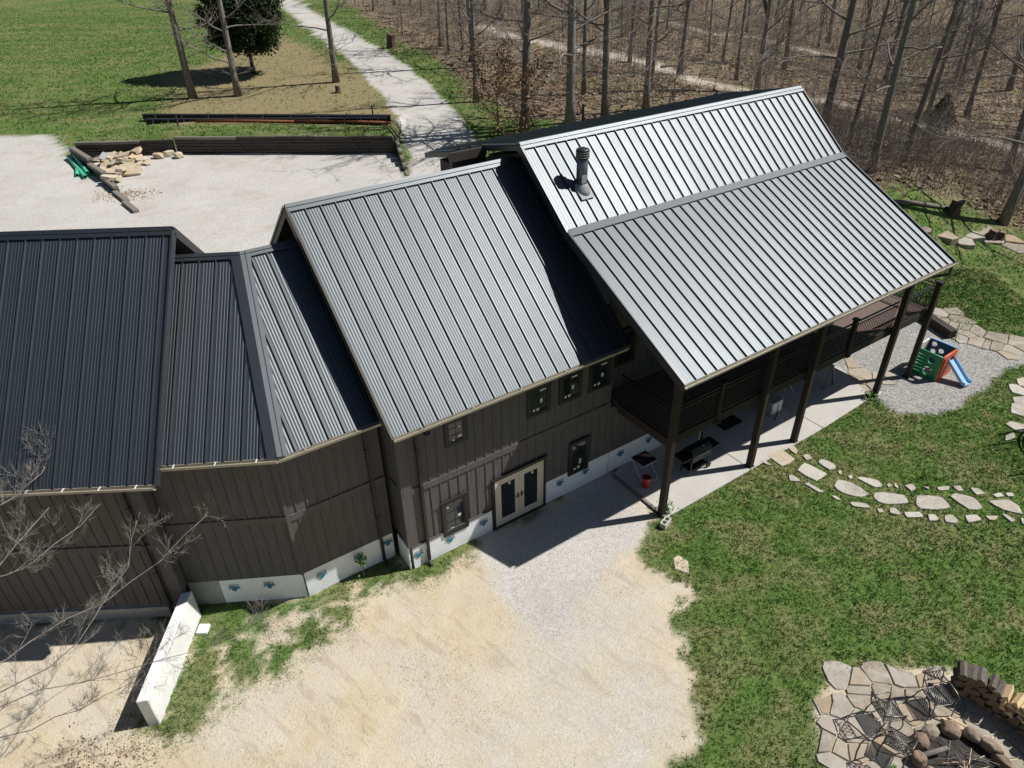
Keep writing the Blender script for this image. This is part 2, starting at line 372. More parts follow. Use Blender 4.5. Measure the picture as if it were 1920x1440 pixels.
H_, W_ = GX.shape
idx = np.arange(H_*W_).reshape(H_, W_)
quads = np.stack([idx[:-1, :-1], idx[:-1, 1:], idx[1:, 1:], idx[1:, :-1]], -1).reshape(-1, 4)
cen = lambda A: ((A[:-1, :-1]+A[1:, 1:]+A[:-1, 1:]+A[1:, :-1])/4).reshape(-1)
reg = np.zeros(len(quads), int)                                  # 0 lawn
reg[cen(litter) > .5] = 1
reg[(cen(dirt) > .5) & (cen(s_pit) < -.3)] = 2
reg[(cen(gravel) > .5) & (cen(s_pad+rag(1.2, 1.2)) > -.35) & (cen(GY) < 24)] = 3
reg[(cen(gravel) > .5) & (cen(GY) > 24)] = 4
reg[(cen(gplay) > .5)] = 5
reg[(cen(trail) > .5) & (reg == 1)] = 6

def terrain_material():
    t = NT('ground')
    A = {k: t.attr(k).outputs['Fac'] for k in ('dirt', 'gravel', 'litter', 'dry', 'play', 'trail')}
    mp_ = t.n('ShaderNodeMapping'); mp_.inputs['Rotation'].default_value = (.5, .35, .8); t.L(t.geo(), mp_.inputs[0]); pos = mp_.outputs[0]
    n1 = t.noise(1.2, 6, .7, pos); n2 = t.noise(7.3, 4, .62, pos, .3); n3 = t.noise(17, 2, .6, pos, .4); n4 = t.noise(.35, 4, .6, pos)
    lawn = t.ramp(n2, [(.3, (.045, .095, .018)), (.5, (.085, .145, .034)), (.72, (.15, .21, .062))])
    lawn = t.mix(t.math('MULTIPLY', n4, .5), lawn, (.08, .15, .028))
    drygr = t.ramp(n2, [(.3, (.15, .125, .06)), (.55, (.28, .215, .125)), (.75, (.38, .31, .2))])
    c = t.mix(t.math('MULTIPLY', A['dry'], .92), lawn, drygr)
    lit = t.ramp(n2, [(.28, (.1, .07, .045)), (.48, (.2, .145, .095)), (.62, (.27, .205, .145)), (.78, (.39, .325, .25))])
    lit = t.mix(t.math('MULTIPLY', t.ramp(t.noise(.16, 4, .6, pos), [(.52, (0, 0, 0)), (.66, (1, 1, 1))]), .7), lit, (.17, .18, .045))
    lit = t.mix(t.ramp(t.noise(.3, 5, .7, pos), [(.45, (0, 0, 0)), (.65, (.6, .6, .6))]), lit, (.24, .2, .155))
    c = t.mix(A['litter'], c, lit)
    dr = t.ramp(n1, [(.28, (.45, .36, .23)), (.45, (.54, .46, .325)), (.6, (.58, .51, .385)), (.78, (.59, .545, .45))])
    dr = t.mix(.12, dr, t.ramp(n3, [(.3, (.3, .23, .14)), (.7, (.66, .58, .46))]))
    dr = t.mix(t.ramp(n2, [(.62, (0, 0, 0)), (.8, (.5, .5, .5))]), dr, (.32, .24, .14))
    dr = t.mix(t.ramp(t.noise(.55, 5, .65, pos), [(.44, (0, 0, 0)), (.62, (.85, .85, .85))]), dr, t.ramp(n3, [(.3, (.47, .42, .35)), (.7, (.58, .53, .45))]))
    dr = t.mix(t.ramp(t.noise(2.6, 6, .75, pos, .6), [(.56, (0, 0, 0)), (.72, (.75, .75, .75))]), dr, (.36, .275, .175))
    dr = t.mix(t.ramp(t.noise(.42, 4, .6, pos, .8), [(.52, (0, 0, 0)), (.7, (.6, .6, .6))]), dr, (.48, .39, .26))
    wv = t.n('ShaderNodeMapping'); wv.inputs['Rotation'].default_value = (0, 0, .25); wv.inputs['Scale'].default_value = (.5, 3.2, 1); t.L(pos, wv.inputs[0])
    dr = t.mix(t.ramp(t.noise(1.1, 5, .6, wv.outputs[0], .4), [(.54, (0, 0, 0)), (.66, (.55, .55, .55))]), dr, (.38, .31, .225))
    c = t.mix(A['dirt'], c, dr)
    vor = t.n('ShaderNodeTexVoronoi'); vor.inputs['Scale'].default_value = 19; t.L(pos, vor.inputs['Vector'])
    gr = t.ramp(vor.outputs['Color'], [(.1, (.33, .32, .3)), (.5, (.5, .48, .45)), (.9, (.62, .6, .56))])
    gr = t.mix(.45, gr, t.ramp(n4, [(.35, (.43, .41, .38)), (.65, (.56, .54, .5))]))
    gr = t.mix(.2, gr, t.ramp(n3, [(.35, (.22, .21, .2)), (.65, (.7, .68, .64))]))
    gr = t.mix(t.ramp(t.noise(.5, 6, .7, pos, .5), [(.5, (0, 0, 0)), (.72, (.6, .6, .6))]), gr, (.38, .335, .275))
    c = t.mix(A['gravel'], c, gr)
    pl = t.ramp(vor.outputs['Color'], [(.1, (.17, .165, .16)), (.5, (.29, .28, .265)), (.9, (.43, .42, .4))])
    c = t.mix(A['play'], c, pl)
    c = t.mix(t.math('MULTIPLY', A['trail'], .95), c, t.ramp(n2, [(.3, (.38, .33, .27)), (.7, (.56, .51, .44))]))
    h = t.math('ADD', n3, t.math('MULTIPLY', n2, .8)); h = t.math('MULTIPLY_ADD', vor.outputs['Distance'], -.5, h)
    t.bump(h, .38, .03)
    return t.set(c, .95, 0, .15)
M['ground'] = terrain_material()
VX = np.stack([GX.ravel(), GY.ravel(), GZ.ravel()], -1)
ATT = dict(dirt=dirt, gravel=gravel, litter=litter, dry=dry, play=gplay, trail=trail*litter)
for r, (nm, lb) in enumerate([('lawn', 'green spring lawn'), ('forest_floor', 'leaf covered floor of the leafless wood'), ('dirt_yard', 'pale bare dirt in front of the house'),
                              ('gravel_pad', 'pale gravel in front of the double door'), ('gravel_driveway', 'white gravel drive and parking behind the house'),
                              ('play_gravel', 'grey gravel under the play cube'), ('forest_trail', 'sandy trail winding through the wood')]):
    q = quads[reg == r]; used = np.unique(q); mp = np.full(H_*W_, -1); mp[used] = np.arange(len(used))
    me = bpy.data.meshes.new(nm); me.from_pydata(VX[used].tolist(), [], mp[q].tolist())
    for k, A in ATT.items():
        at = me.attributes.new(k, 'FLOAT', 'POINT'); at.data.foreach_set('value', A.ravel()[used].astype(np.float32))
    me.polygons.foreach_set('use_smooth', [True]*len(me.polygons)); me.update()
    tag(link(nm, me, M['ground']), lb, None, None, 'structure')
def gsample(A, x, y):
    i = np.clip(np.searchsorted(gx, x)-1, 0, W_-2); j = np.clip(np.searchsorted(gy, y)-1, 0, H_-2)
    fx = (x-gx[i])/(gx[i+1]-gx[i]); fy = (y-gy[j])/(gy[j+1]-gy[j])
    return (A[j, i]*(1-fx)+A[j, i+1]*fx)*(1-fy)+(A[j+1, i]*(1-fx)+A[j+1, i+1]*fx)*fy
def gz(x, y): return float(gsample(GZ, np.array([x]), np.array([y]))[0])
def on(p, dz=0.): return Vector((p[0], p[1], gz(p[0], p[1])+dz))

def soup(name, V, F, tint, mat, label, kind='stuff', parent=None):
    """one object out of many small faces with a tint per vertex"""
    me = bpy.data.meshes.new(name); n = len(V); k = F.shape[1]
    me.vertices.add(n); me.vertices.foreach_set('co', V.astype(np.float32).ravel())
    me.loops.add(F.size); me.loops.foreach_set('vertex_index', F.astype(np.int32).ravel())
    me.polygons.add(len(F)); me.polygons.foreach_set('loop_start', np.arange(0, F.size, k, dtype=np.int32))
    me.update(calc_edges=True); me.validate()
    at = me.attributes.new('tint', 'FLOAT', 'POINT'); at.data.foreach_set('value', tint.astype(np.float32))
    o = link(name, me, mat, parent)
    if parent is None: tag(o, label, None, None, kind)
    return o
rs = np.random.RandomState(3)
def blades(x, y, h0, h1, w, tintb, spread=.03, nb=4):
    n = len(x); x = np.repeat(x, nb)+rs.randn(n*nb)*spread; y = np.repeat(y, nb)+rs.randn(n*nb)*spread
    z = gsample(GZ, x, y)-.005; h = rs.uniform(h0, h1, n*nb); a = rs.rand(n*nb)*2*math.pi; lean = rs.uniform(.2, 1.0, n*nb)*h; b = rs.rand(n*nb)*2*math.pi
    dx, dy = np.cos(a)*w/2, np.sin(a)*w/2
    V = np.empty((n*nb, 3, 3)); V[:, 0] = np.stack([x-dx, y-dy, z], -1); V[:, 1] = np.stack([x+dx, y+dy, z], -1)
    V[:, 2] = np.stack([x+np.cos(b)*lean, y+np.sin(b)*lean, z+h], -1)
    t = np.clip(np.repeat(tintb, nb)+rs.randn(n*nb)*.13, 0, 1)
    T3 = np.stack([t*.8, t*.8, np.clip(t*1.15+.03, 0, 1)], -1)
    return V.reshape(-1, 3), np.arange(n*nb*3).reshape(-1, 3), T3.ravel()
# house footprint kept free of grass
HOUSE = [(-16, 12.9), (-8.9, 12.85), (-8.85, 13.1), (-5.87, 13.3), (-3.5, 14.75), (-3.0, 14.3), (4.6, 18.9), (3.5, 17.6), (4.75, 16.2), (14.4, 22.7), (12.0, 26.0), (12.0, 32), (-16, 32)]
def scatter(n, x0, x1, y0, y1): return rs.uniform(x0, x1, n), rs.uniform(y0, y1, n)
x, y = scatter(230000, -10, 25, 5.0, 34)
ok = (sdf(x, y, HOUSE) < -.06)
gmask = (1-gsample(dirt, x, y))*(1-np.clip(gsample(gravel, x, y)*2.5, 0, 1))*(1-gsample(gplay, x, y))*(1-gsample(litter, x, y))
ok &= rs.rand(len(x)) < gmask
# only what the photograph shows: cone in front of the camera
ok &= (np.abs(x) < 1.0*y+3.5)
x, y = x[ok], y[ok]
dd = gsample(dry, x, y); lushness = fbm(x, y, 2.2, 4)
fine = fbm(x+3, y+8, .45, 3)
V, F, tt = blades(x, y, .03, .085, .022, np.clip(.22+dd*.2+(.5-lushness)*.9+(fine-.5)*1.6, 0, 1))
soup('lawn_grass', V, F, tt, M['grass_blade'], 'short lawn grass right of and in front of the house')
x, y = scatter(190000, -110, 6, 40, 190); keep = (rs.rand(len(x)) < np.clip(1.5-(y-40)/70, .14, 1)) & (x > -.85*y-4); x, y = x[keep], y[keep]
gm = (1-np.clip(gsample(gravel, x, y)*2.5, 0, 1))*(1-gsample(litter, x, y))*(1-.8*np.clip(gsample(brown, x, y)*1.2, 0, 1)); k = rs.rand(len(x)) < gm; x, y = x[k], y[k]
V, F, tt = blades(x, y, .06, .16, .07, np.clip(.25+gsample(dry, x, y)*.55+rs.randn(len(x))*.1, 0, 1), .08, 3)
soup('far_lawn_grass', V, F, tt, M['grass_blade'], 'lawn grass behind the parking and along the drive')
x, y = scatter(26000, 14, 50, 28, 52); gm = (1-gsample(litter, x, y))*(1-gsample(gplay, x, y)); k = rs.rand(len(x)) < gm; x, y = x[k], y[k]
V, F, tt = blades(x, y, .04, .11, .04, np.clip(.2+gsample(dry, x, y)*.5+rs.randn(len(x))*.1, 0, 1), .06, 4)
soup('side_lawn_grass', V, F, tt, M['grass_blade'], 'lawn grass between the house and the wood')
# tufts, straw and crumbs on the dirt
x, y = scatter(16000, -10, 6, 4.5, 15); k = (gsample(dirt, x, y) > .55) & (rs.rand(len(x)) < np.clip((fbm(x, y, 1.2, 4)-.42)*5, 0.03, 1)*(.35+.65*np.clip(1-(x+4)/6, 0, 1))) & (sdf(x, y, HOUSE) < -.1)
x, y = x[k], y[k]
V, F, tt = blades(x, y, .015, .04, .02, np.full(len(x), .88), .06, 3)
x2, y2 = scatter(14000, -10, -1, 8, 15); k = (np.maximum.reduce([sdf(x2, y2, pl) for pl in STRIPS]) > -.5) & (sdf(x2, y2, HOUSE) < -.1) & (gsample(dirt, x2, y2) > .3); V2, F2, t2 = blades(x2[k], y2[k], .015, .05, .02, np.clip(.7+rs.randn(k.sum())*.2, 0, 1), .05, 3); F = np.concatenate([F, F2+len(V)]); V = np.concatenate([V, V2]); tt = np.concatenate([tt, t2])
soup('straw', V, F, tt, M['grass_blade'], 'dry straw and sparse tufts strewn over the dirt')
def pebbles(x, y, s0, s1, mat, name, label, tint):
    n = len(x); z = gsample(GZ, x, y); s = rs.uniform(s0, s1, n); a = rs.rand(n)*6.28
    base = np.array([(1, 0, 0), (-.5, .87, 0), (-.5, -.87, 0), (0, 0, .8)])
    V = np.empty((n, 4, 3))
    for i, bse in enumerate(base):
        px = bse[0]*rs.uniform(.6, 1.2, n)*s; py = bse[1]*rs.uniform(.6, 1.2, n)*s
        V[:, i] = np.stack([x+px*np.cos(a)-py*np.sin(a), y+px*np.sin(a)+py*np.cos(a), z+bse[2]*s-.002], -1)
    F = (np.arange(n)[:, None]*4)[:, :, None]+np.array([[0, 1, 3], [1, 2, 3], [2, 0, 3]])[None]
    soup(name, V.reshape(-1, 3), F.reshape(-1, 3), np.repeat(tint, 4), mat, label)
M['pebble'] = leaf_mat('pebbles', [(0, (.16, .14, .12)), (.5, (.4, .37, .33)), (1, (.66, .64, .6))], rough=.9)
x, y = scatter(26000, -6, 7, 7, 18); k = rs.rand(len(x)) < np.clip(gsample(gravel, x, y), 0, 1)*.8+.015*gsample(dirt, x, y); k &= sdf(x, y, HOUSE) < -.05; x, y = x[k], y[k]
pebbles(x, y, .006, .017, M['pebble'], 'pad_pebbles', 'loose pebbles on the gravel pad', rs.rand(len(x)))
x, y = scatter(20000, 10, 24, 22, 33); k = rs.rand(len(x)) < gsample(gplay, x, y); x, y = x[k], y[k]
pebbles(x, y, .012, .03, M['pebble'], 'play_pebbles', 'loose grey pebbles round the play cube', rs.rand(len(x))*.7)

# ================================================================ the house
OX = Vector((4.62, 16.34, 0)); ZV = Vector((0, 0, 1))
class Frame:
    def __init__(s, o, ang):
        s.o = Vector(o); s.u = Vector((math.cos(ang), math.sin(ang), 0)); s.v = Vector((-math.sin(ang), math.cos(ang), 0)); s.ang = ang
    def __call__(s, u, v, z=0.): return s.o+s.u*u+s.v*v+ZV*z
    def box(s, mb, u0, u1, v0, v1, z0, z1):
        return mb.box(s((u0+u1)/2, (v0+v1)/2, (z0+z1)/2), s.u*(u1-u0)/2, s.v*(v1-v0)/2, ZV*(z1-z0)/2)
FR = Frame(OX, .59); FM = Frame(OX, .585)
HS = thing('house', OX, 'long dark brown board and batten house with ribbed metal roofs and a deck', 'house')

def place(o, parent, mat4):
    """give a shared mesh its world place under a parent"""
    o.parent = parent; o.matrix_local = Matrix.Translation(-world_loc(parent)) @ mat4

RIBW, PAN = .05, .395
def profile(w, minor):
    """(x, height) across one roof panel: tall seam rib on its left edge, low stiffening ribs between"""
    p = [(0, .0), (.01, .05), (.03, .05), (.042, .002)]
    if minor:
        n = minor
        for k in range(n):
            c = .042+(w-.042)*(k+1)/(n+1)
            e = .0075 if n > 2 else .0045; p += [(c-.03, .002), (c-.012, e), (c+.012, e), (c+.03, .002)]
    return p+[(w, .0)]
def panels(roof, E, u, sd, n, ulen, slen, minor=2, lo=None, hi=None, w=PAN, u0=0.):
    """roof panels laid side by side on a slope; E eave corner, u along the eave, sd up the slope"""
    E = Vector(E); u = Vector(u).normalized(); sd = Vector(sd).normalized(); n = Vector(n)
    cnt = int(math.ceil((ulen-1e-3)/w)); shared = {}
    for k in range(cnt):
        a = k*w; ww = min(w, ulen-a)
        if ww < .08: continue
        clipped = hi is not None and (hi(a) < slen-1e-6 or hi(a+ww) < slen-1e-6)
        clipped = clipped or (lo is not None)
        key = round(ww, 3)
        if not clipped and key in shared:
            me = shared[key]
        else:
            pr = profile(ww, minor if ww > .3 else 0); vs = []; fs = []
            for x, h in pr:
                s0 = lo(a+x) if lo else 0.; s1 = min(slen, hi(a+x)) if hi else slen
                if s1 < s0: s1 = s0
                vs += [(x, s0, h), (x, s1, h)]
            for i in range(len(pr)-1): fs.append((2*i, 2*i+2, 2*i+3, 2*i+1))
            me = mesh_of('roof_panel', vs, fs, M['roof'])
            if not clipped: shared[key] = me
        o = bpy.data.objects.new('panel', me); COL.objects.link(o)
        jig = random.uniform(-.0012, .0012)
        rot = Matrix((u, sd, n)).transposed().to_4x4() @ Matrix.Rotation(random.uniform(-.004, .004), 4, 'Y')
        place(o, roof, Matrix.Translation(E+u*a+n*(.003+jig)) @ rot)
def slope(roof, E, u, sd, ulen, slen, **kw):
    u = Vector(u).normalized(); sd = Vector(sd).normalized(); n = u.cross(sd).normalized()
    if n.z < 0: n = -n
    panels(roof, E, u, sd, n, ulen, slen, **kw); return n
def cap(name, roof, p, q, d1, d2, wd=.17, lift=.08, mat=None):
    """folded strip of metal along p-q with two wings d1, d2"""
    p = Vector(p)+ZV*lift; q = Vector(q)+ZV*lift; d1 = Vector(d1).normalized()*wd; d2 = Vector(d2).normalized()*wd
    mb = MB(); e = Vector((0, 0, -.02)); vs = []
    for a in (p, q): vs += [a+d1+e, a+d1, a, a+d2, a+d2+e]
    mb.add(vs, [(i, i+1, i+6, i+5) for i in range(4)])
    mb.bar(p+d1*.55+ZV*.012, q+d1*.55+ZV*.012, .012, .01)
    return build(name, mb, mat or M['roof'], roof, fix=False)
def gutter(roof, p, q, outw, brackets=0):
    p = Vector(p); q = Vector(q); o = Vector(outw).normalized(); pr = [(0, .0), (0, -.11), (.07, -.125), (.12, -.07), (.135, .0), (.115, .004), (.1, -.06), (.06, -.1), (.014, -.09), (.014, .0)]
    mb = MB(); vs = []
    for a in (p, q): vs += [a+o*x+ZV*z for x, z in pr]
    n = len(pr); mb.add(vs, [(i, (i+1) % n, n+(i+1) % n, n+i) for i in range(n)]+[tuple(range(n)), tuple(range(n, 2*n))])
    g = build('gutter', mb, M['gutter'], roof)
    L = (q-p).length; k = max(2, int(L/(.75 if brackets else 1.5)))
    for i in range(k):
        c = p+(q-p)*((i+.5)/k); mb = MB(); mb.bar(c+ZV*.006, c+o*.14+ZV*.006, .03, .012); build('gutter_bracket', mb, M['sticker'] if brackets else M['gutter'], roof)
    return g
def sheet(name, pts, th, mat, parent):
    """slab under a roof: polygon of points pushed down by th"""
    return build(name, MB().prism(pts, (0, 0, -th)), mat, parent)

# ---- right block: ridge, upper slope, break, long porch slope
uL, uR_, ve, ze, vb, zb, vr, zr = -.803, 12.216, -.94, 5.758, 4.089, 8.30, 6.451, 10.282
lowdir = FR(0, vb, zb)-FR(0, ve, ze); updir = FR(0, vr, zr)-FR(0, vb, zb); backdir = FR(0, 10.2, 9.45)-FR(0, vr, zr)
def nrm(u, s):
    n = Vector(u).cross(Vector(s)).normalized(); return n if n.z > 0 else -n
rf = sheet('roof', [p-nrm(FR.u, updir)*.02 for p in (FR(uL, vb, zb), FR(uR_, vb, zb), FR(uR_, vr, zr), FR(uL, vr, zr))], .16, M['trim_metal'], HS)
slope(rf, FR(uL, vb, zb), FR.u, updir, uR_-uL, updir.length, minor=2)
cap('ridge_cap', rf, FR(uL-.03, vr, zr), FR(uR_+.03, vr, zr), -updir, backdir, .24)
for uu in (uL, uR_):
    s = -1 if uu < 0 else 1
    build('rake_trim', MB().bar(FR(uu+s*.03, vb, zb-.08), FR(uu+s*.03, vr, zr-.08), .05, .24, nrm(FR.u, updir)), M['trim_metal'], rf)
rfl = sheet('roof', [p-nrm(FR.u, lowdir)*.02 for p in (FR(uL, ve, ze), FR(uR_, ve, ze), FR(uR_, vb-.01, zb), FR(uL, vb-.01, zb))], .2, M['fascia'], HS)
slope(rfl, FR(uL, ve, ze), FR.u, lowdir, uR_-uL, lowdir.length-.02, minor=2)
ld = -lowdir.normalized(); bn = nrm(FR.u, lowdir); vs = []
for uu in (uL-.03, uR_+.03):
    b0 = FR(uu, vb, zb); vs += [b0-ld*.09+bn*.02, b0-ld*.05+bn*.062, b0+ld*.2+bn*.062, b0+ld*.21+bn*.03]
build('break_flashing', MB().add(vs, [(i, i+1, i+5, i+4) for i in range(3)]), M['break_metal'], rfl, fix=False)
for uu in (uL, uR_):
    s = -1 if uu < 0 else 1
    build('rake_trim', MB().bar(FR(uu+s*.03, ve, ze-.07), FR(uu+s*.03, vb, zb-.07), .05, .26, nrm(FR.u, lowdir)), M['trim_metal'], rfl)
gutter(rfl, FR(uL, ve-.005, ze+.0), FR(uR_+.12, ve-.005, ze+.0), -FR.v)
mb = MB(); mb.tube([FR(uR_-.15, ve-.07, ze-.12), FR(uR_-.15, ve-.05, ze-.4), FR(uR_-.6, ve+.35, ze-.55), FR(uR_-.9, .1, ze-.7)], .045, 8)
build('downspout', mb, M['black'], HS)
# rear low slope with its stub over the back wing
rr = sheet('roof', [FR(uL, vr+.01, zr-.02), FR(uR_, vr+.01, zr-.02), FR(uR_, 10.2, 9.43), FR(-2.05, 10.2, 9.43), FR(-2.05, 8.6, 9.8), FR(uL-.02, 8.6, 9.8)], .16, M['roof'], HS)
slope(rr, FR(uR_, 10.2, 9.45), -FR.u, FR(0, vr, zr)-FR(0, 10.2, 9.45), uR_-uL, backdir.length, minor=0)
slope(rr, FR(uL-.01, 10.2, 9.45), -FR.u, FR(0, 8.6, 9.82)-FR(0, 10.2, 9.45), 1.25, 1.65, minor=0)
mb = MB(); FR.box(mb, -2.05, uL+.1, 8.48, 8.6, 9.5, 9.78); build('fascia', mb, M['fascia'], rr)
mb = MB(); FR.box(mb, -1.95, uL+.1, 8.56, 8.72, 9.22, 9.5); build('fascia', mb, M['fascia'], rr)
mb = MB(); FR.box(mb, -1.6, uL+.2, 8.9, 10.0, 3.3, 9.2); build('wall', mb, M['siding'], HS)
# small pipe behind the ridge and the flue on the upper slope
mb = MB(); mb.tube([FR(4.55, 10.05, 9.3), FR(4.55, 10.05, 10.1)], .05, 8); build('vent_pipe', mb, M['black'], HS)
c0 = FR(.45, 5.05, 9.0)
fl = build('flue', MB().lathe(c0, [(.17, .0), (.165, .95), (.155, .96), (.155, 1.0)], 20), M['pipe'], HS, True)
bevel(build('flue_cap', MB().lathe(c0+ZV*.98, [(.18, 0), (.2, .02), (.2, .26), (.19, .28), (.06, .33)], 20), M['pipe_cap'], fl), .008)
mb = MB()
for zz in (.05, .12, .19): mb.lathe(c0+ZV*(.98+zz), [(.203, 0), (.207, .01), (.203, .02)], 20)
build('cap_band', mb, M['alu'], fl)
build('flashing_boot', MB().lathe(c0+ZV*.02, [(.3, -.12), (.27, .05), (.2, .2), (.172, .24)], 20), M['flash'], fl, True)
su = updir.normalized(); nn = nrm(FR.u, updir)
build('flashing_plate', MB().box(FR(.45, 4.92, 8.99)+nn*.06, FR.u*.24, su*.24, nn*.006), M['flash'], fl)
mb = MB(); th_ = math.atan2(-c0.y, -c0.x)
dv = Vector((math.cos(th_+.45), math.sin(th_+.45), 0)); tv = dv.cross(ZV)
build('paper_label', MB().box(c0+dv*.171+ZV*.42, tv*.07, ZV*.12, dv*.003), M['sticker'], fl)

# ---- middle block
mu0, mu1, mve, mze, mvr, mzr = -7.841, -.1, 1.84, 5.41, 7.06, 9.705
MP = (mzr-mze)/(mvr-mve)
md = FM(0, mvr, mzr)-FM(0, mve, mze); mbk = FM(0, mvr+4.6, mzr-4.6*MP)-FM(0, mvr, mzr)
rm = sheet('roof', [p-nrm(FM.u, md)*.02 for p in (FM(mu0, mve, mze), FM(mu1, mve, mze), FM(mu1, mvr, mzr), FM(mu0, mvr, mzr))], .16, M['trim_metal'], HS)
slope(rm, FM(mu0, mve, mze), FM.u, md, mu1-mu0, md.length, minor=4, w=.42)
sheet('rear_slope', [FM(mu0, mvr+.01, mzr-.03), FM(mu1, mvr+.01, mzr-.03), FM(mu1, mvr+4.6, mzr-4.6*MP), FM(mu0, mvr+4.6, mzr-4.6*MP)], .16, M['roof'], rm)
cap('ridge_cap', rm, FM(mu0-.03, mvr, mzr), FM(-.62, mvr, mzr), -md, mbk, .24)
build('rake_trim', MB().bar(FM(mu0-.03, mve, mze-.08), FM(mu0-.03, mvr, mzr-.08), .05, .26, nrm(FM.u, md)), M['fascia'], rm)
build('rake_trim', MB().bar(FM(mu0-.03, mvr, mzr-.08), FM(mu0-.03, mvr+4.6, mzr-.08-4.6*MP), .05, .26, nrm(FM.u, mbk)), M['fascia'], rm)
build('rake_edge', MB().bar(FM(mu0-.05, mvr, mzr+.03), FM(mu0-.05, mvr+4.6, mzr+.03-4.6*MP), .06, .06, nrm(FM.u, mbk)), M['gutter'], rm)
gutter(rm, FM(mu0+.02, mve-.005, mze), FM(mu1-.2, mve-.005, mze), -FM.v)
mb = MB(); FM.box(mb, mu0+.1, -.18, mve+.02, 2.42, mze-.2, mze-.16); build('soffit', mb, M['fascia'], HS)

# ---- bent connector between the middle block and the garage
FC = Frame((-5.57, 12.91, 0), R_(32.6)); FL2 = Frame((-5.57, 12.91, 0), R_(4.6))
cze, czr = 5.38, 8.75; run = 4.28; ps = (czr-cze)/run
bis = R_(18.6+90); ridge_b = Vector((-5.57, 12.91, czr))+Vector((math.cos(bis), math.sin(bis), 0))*(run/math.cos(R_(14.)))
tan14 = math.tan(R_(14.))
cs = math.sqrt(run*run+(czr-cze)**2); k_s = cs/run
sdC = FC.v*run+ZV*(czr-cze); sdL = FL2.v*run+ZV*(czr-cze)
rc = sheet('roof', [FC(0, 0, cze-.02), FC(3.2, 0, cze-.02), FC(3.2, run, czr-.02), ridge_b-ZV*.02], .14, M['trim_metal'], HS)
# right part: cut by the hip on its left side
slope(rc, FC(0, 0, cze), FC.u, sdC, 3.2, cs, minor=4, w=.42, hi=lambda a: min(cs, a/tan14*k_s))
cap('ridge_cap', rc, ridge_b, FC(3.2, run, czr), -sdC, FC.v*run-ZV*2, .2)
gutter(rc, FC(0, -.005, cze), FC(2.62, -.005, cze), -FC.v)
rl2 = sheet('roof', [FL2(-3.4, 0, cze-.02), FL2(0, 0, cze-.02), ridge_b-ZV*.02, FL2(-3.4, run, czr-.02)], .14, M['trim_metal'], HS)
# left part: cut by the hip on its right side (hip leans left going up)
uend = -tan14*run
slope(rl2, FL2(-3.36, 0, cze), FL2.u, sdL, 3.36, cs, minor=4, w=.42, hi=lambda a: min(cs, max(0., (3.36-a)/tan14*k_s)) if a > 3.36+uend else cs)
cap('ridge_cap', rl2, FL2(-3.4, run, czr), ridge_b, -sdL, FL2.v*run-ZV*2, .2)
hp = Vector((-5.57, 12.91, cze)); hd = (ridge_b-hp)
cap('hip_flashing', rc, hp-hd*.01, ridge_b, FC.u-FC.u.dot(hd.normalized())*hd.normalized(), -(FL2.u-FL2.u.dot(hd.normalized())*hd.normalized()), .24, .085)
gutter(rl2, FL2(-2.85, -.005, cze), FL2(0, -.005, cze), -FL2.v, 1)

# ---- garage on the left
FG = Frame((-8.25, 12.25, 0), R_(2.3))
gze, gzr, grun = 5.2, 9.55, 4.62
gd = FG.v*grun+ZV*(gzr-gze); gb = FG.v*grun-ZV*(gzr-gze)
rg = sheet('roof', [FG(-9, 0, gze-.02), FG(0, 0, gze-.02), FG(0, grun, gzr-.02), FG(-9, grun, gzr-.02)], .16, M['trim_metal'], HS)
slope(rg, FG(-9.02, 0, gze), FG.u, gd, 9.0, gd.length, minor=4, w=.42)
sheet('rear_slope', [FG(-9, grun+.01, gzr-.03), FG(0, grun+.01, gzr-.03), FG(0, 2*grun, gze-.03), FG(-9, 2*grun, gze-.03)], .16, M['roof'], rg)
slope(rg, FG(0, 2*grun, gze), -FG.u, -gb, 9.0, gd.length+.06, minor=0, w=.42)
cap('ridge_cap', rg, FG(-9, grun, gzr), FG(.03, grun, gzr), -gd, gb, .22)
build('rake_trim', MB().bar(FG(.03, 0, gze-.06), FG(.03, grun, gzr-.06), .05, .22, nrm(FG.u, gd)), M['trim_metal'], rg)
build('rake_trim', MB().bar(FG(.03, grun, gzr-.06), FG(.03, 2*grun, gze-.06), .05, .22, nrm(FG.u, gb)), M['trim_metal'], rg)
gutter(rg, FG(-9, -.005, gze), FG(.0, -.005, gze), -FG.v, 1)

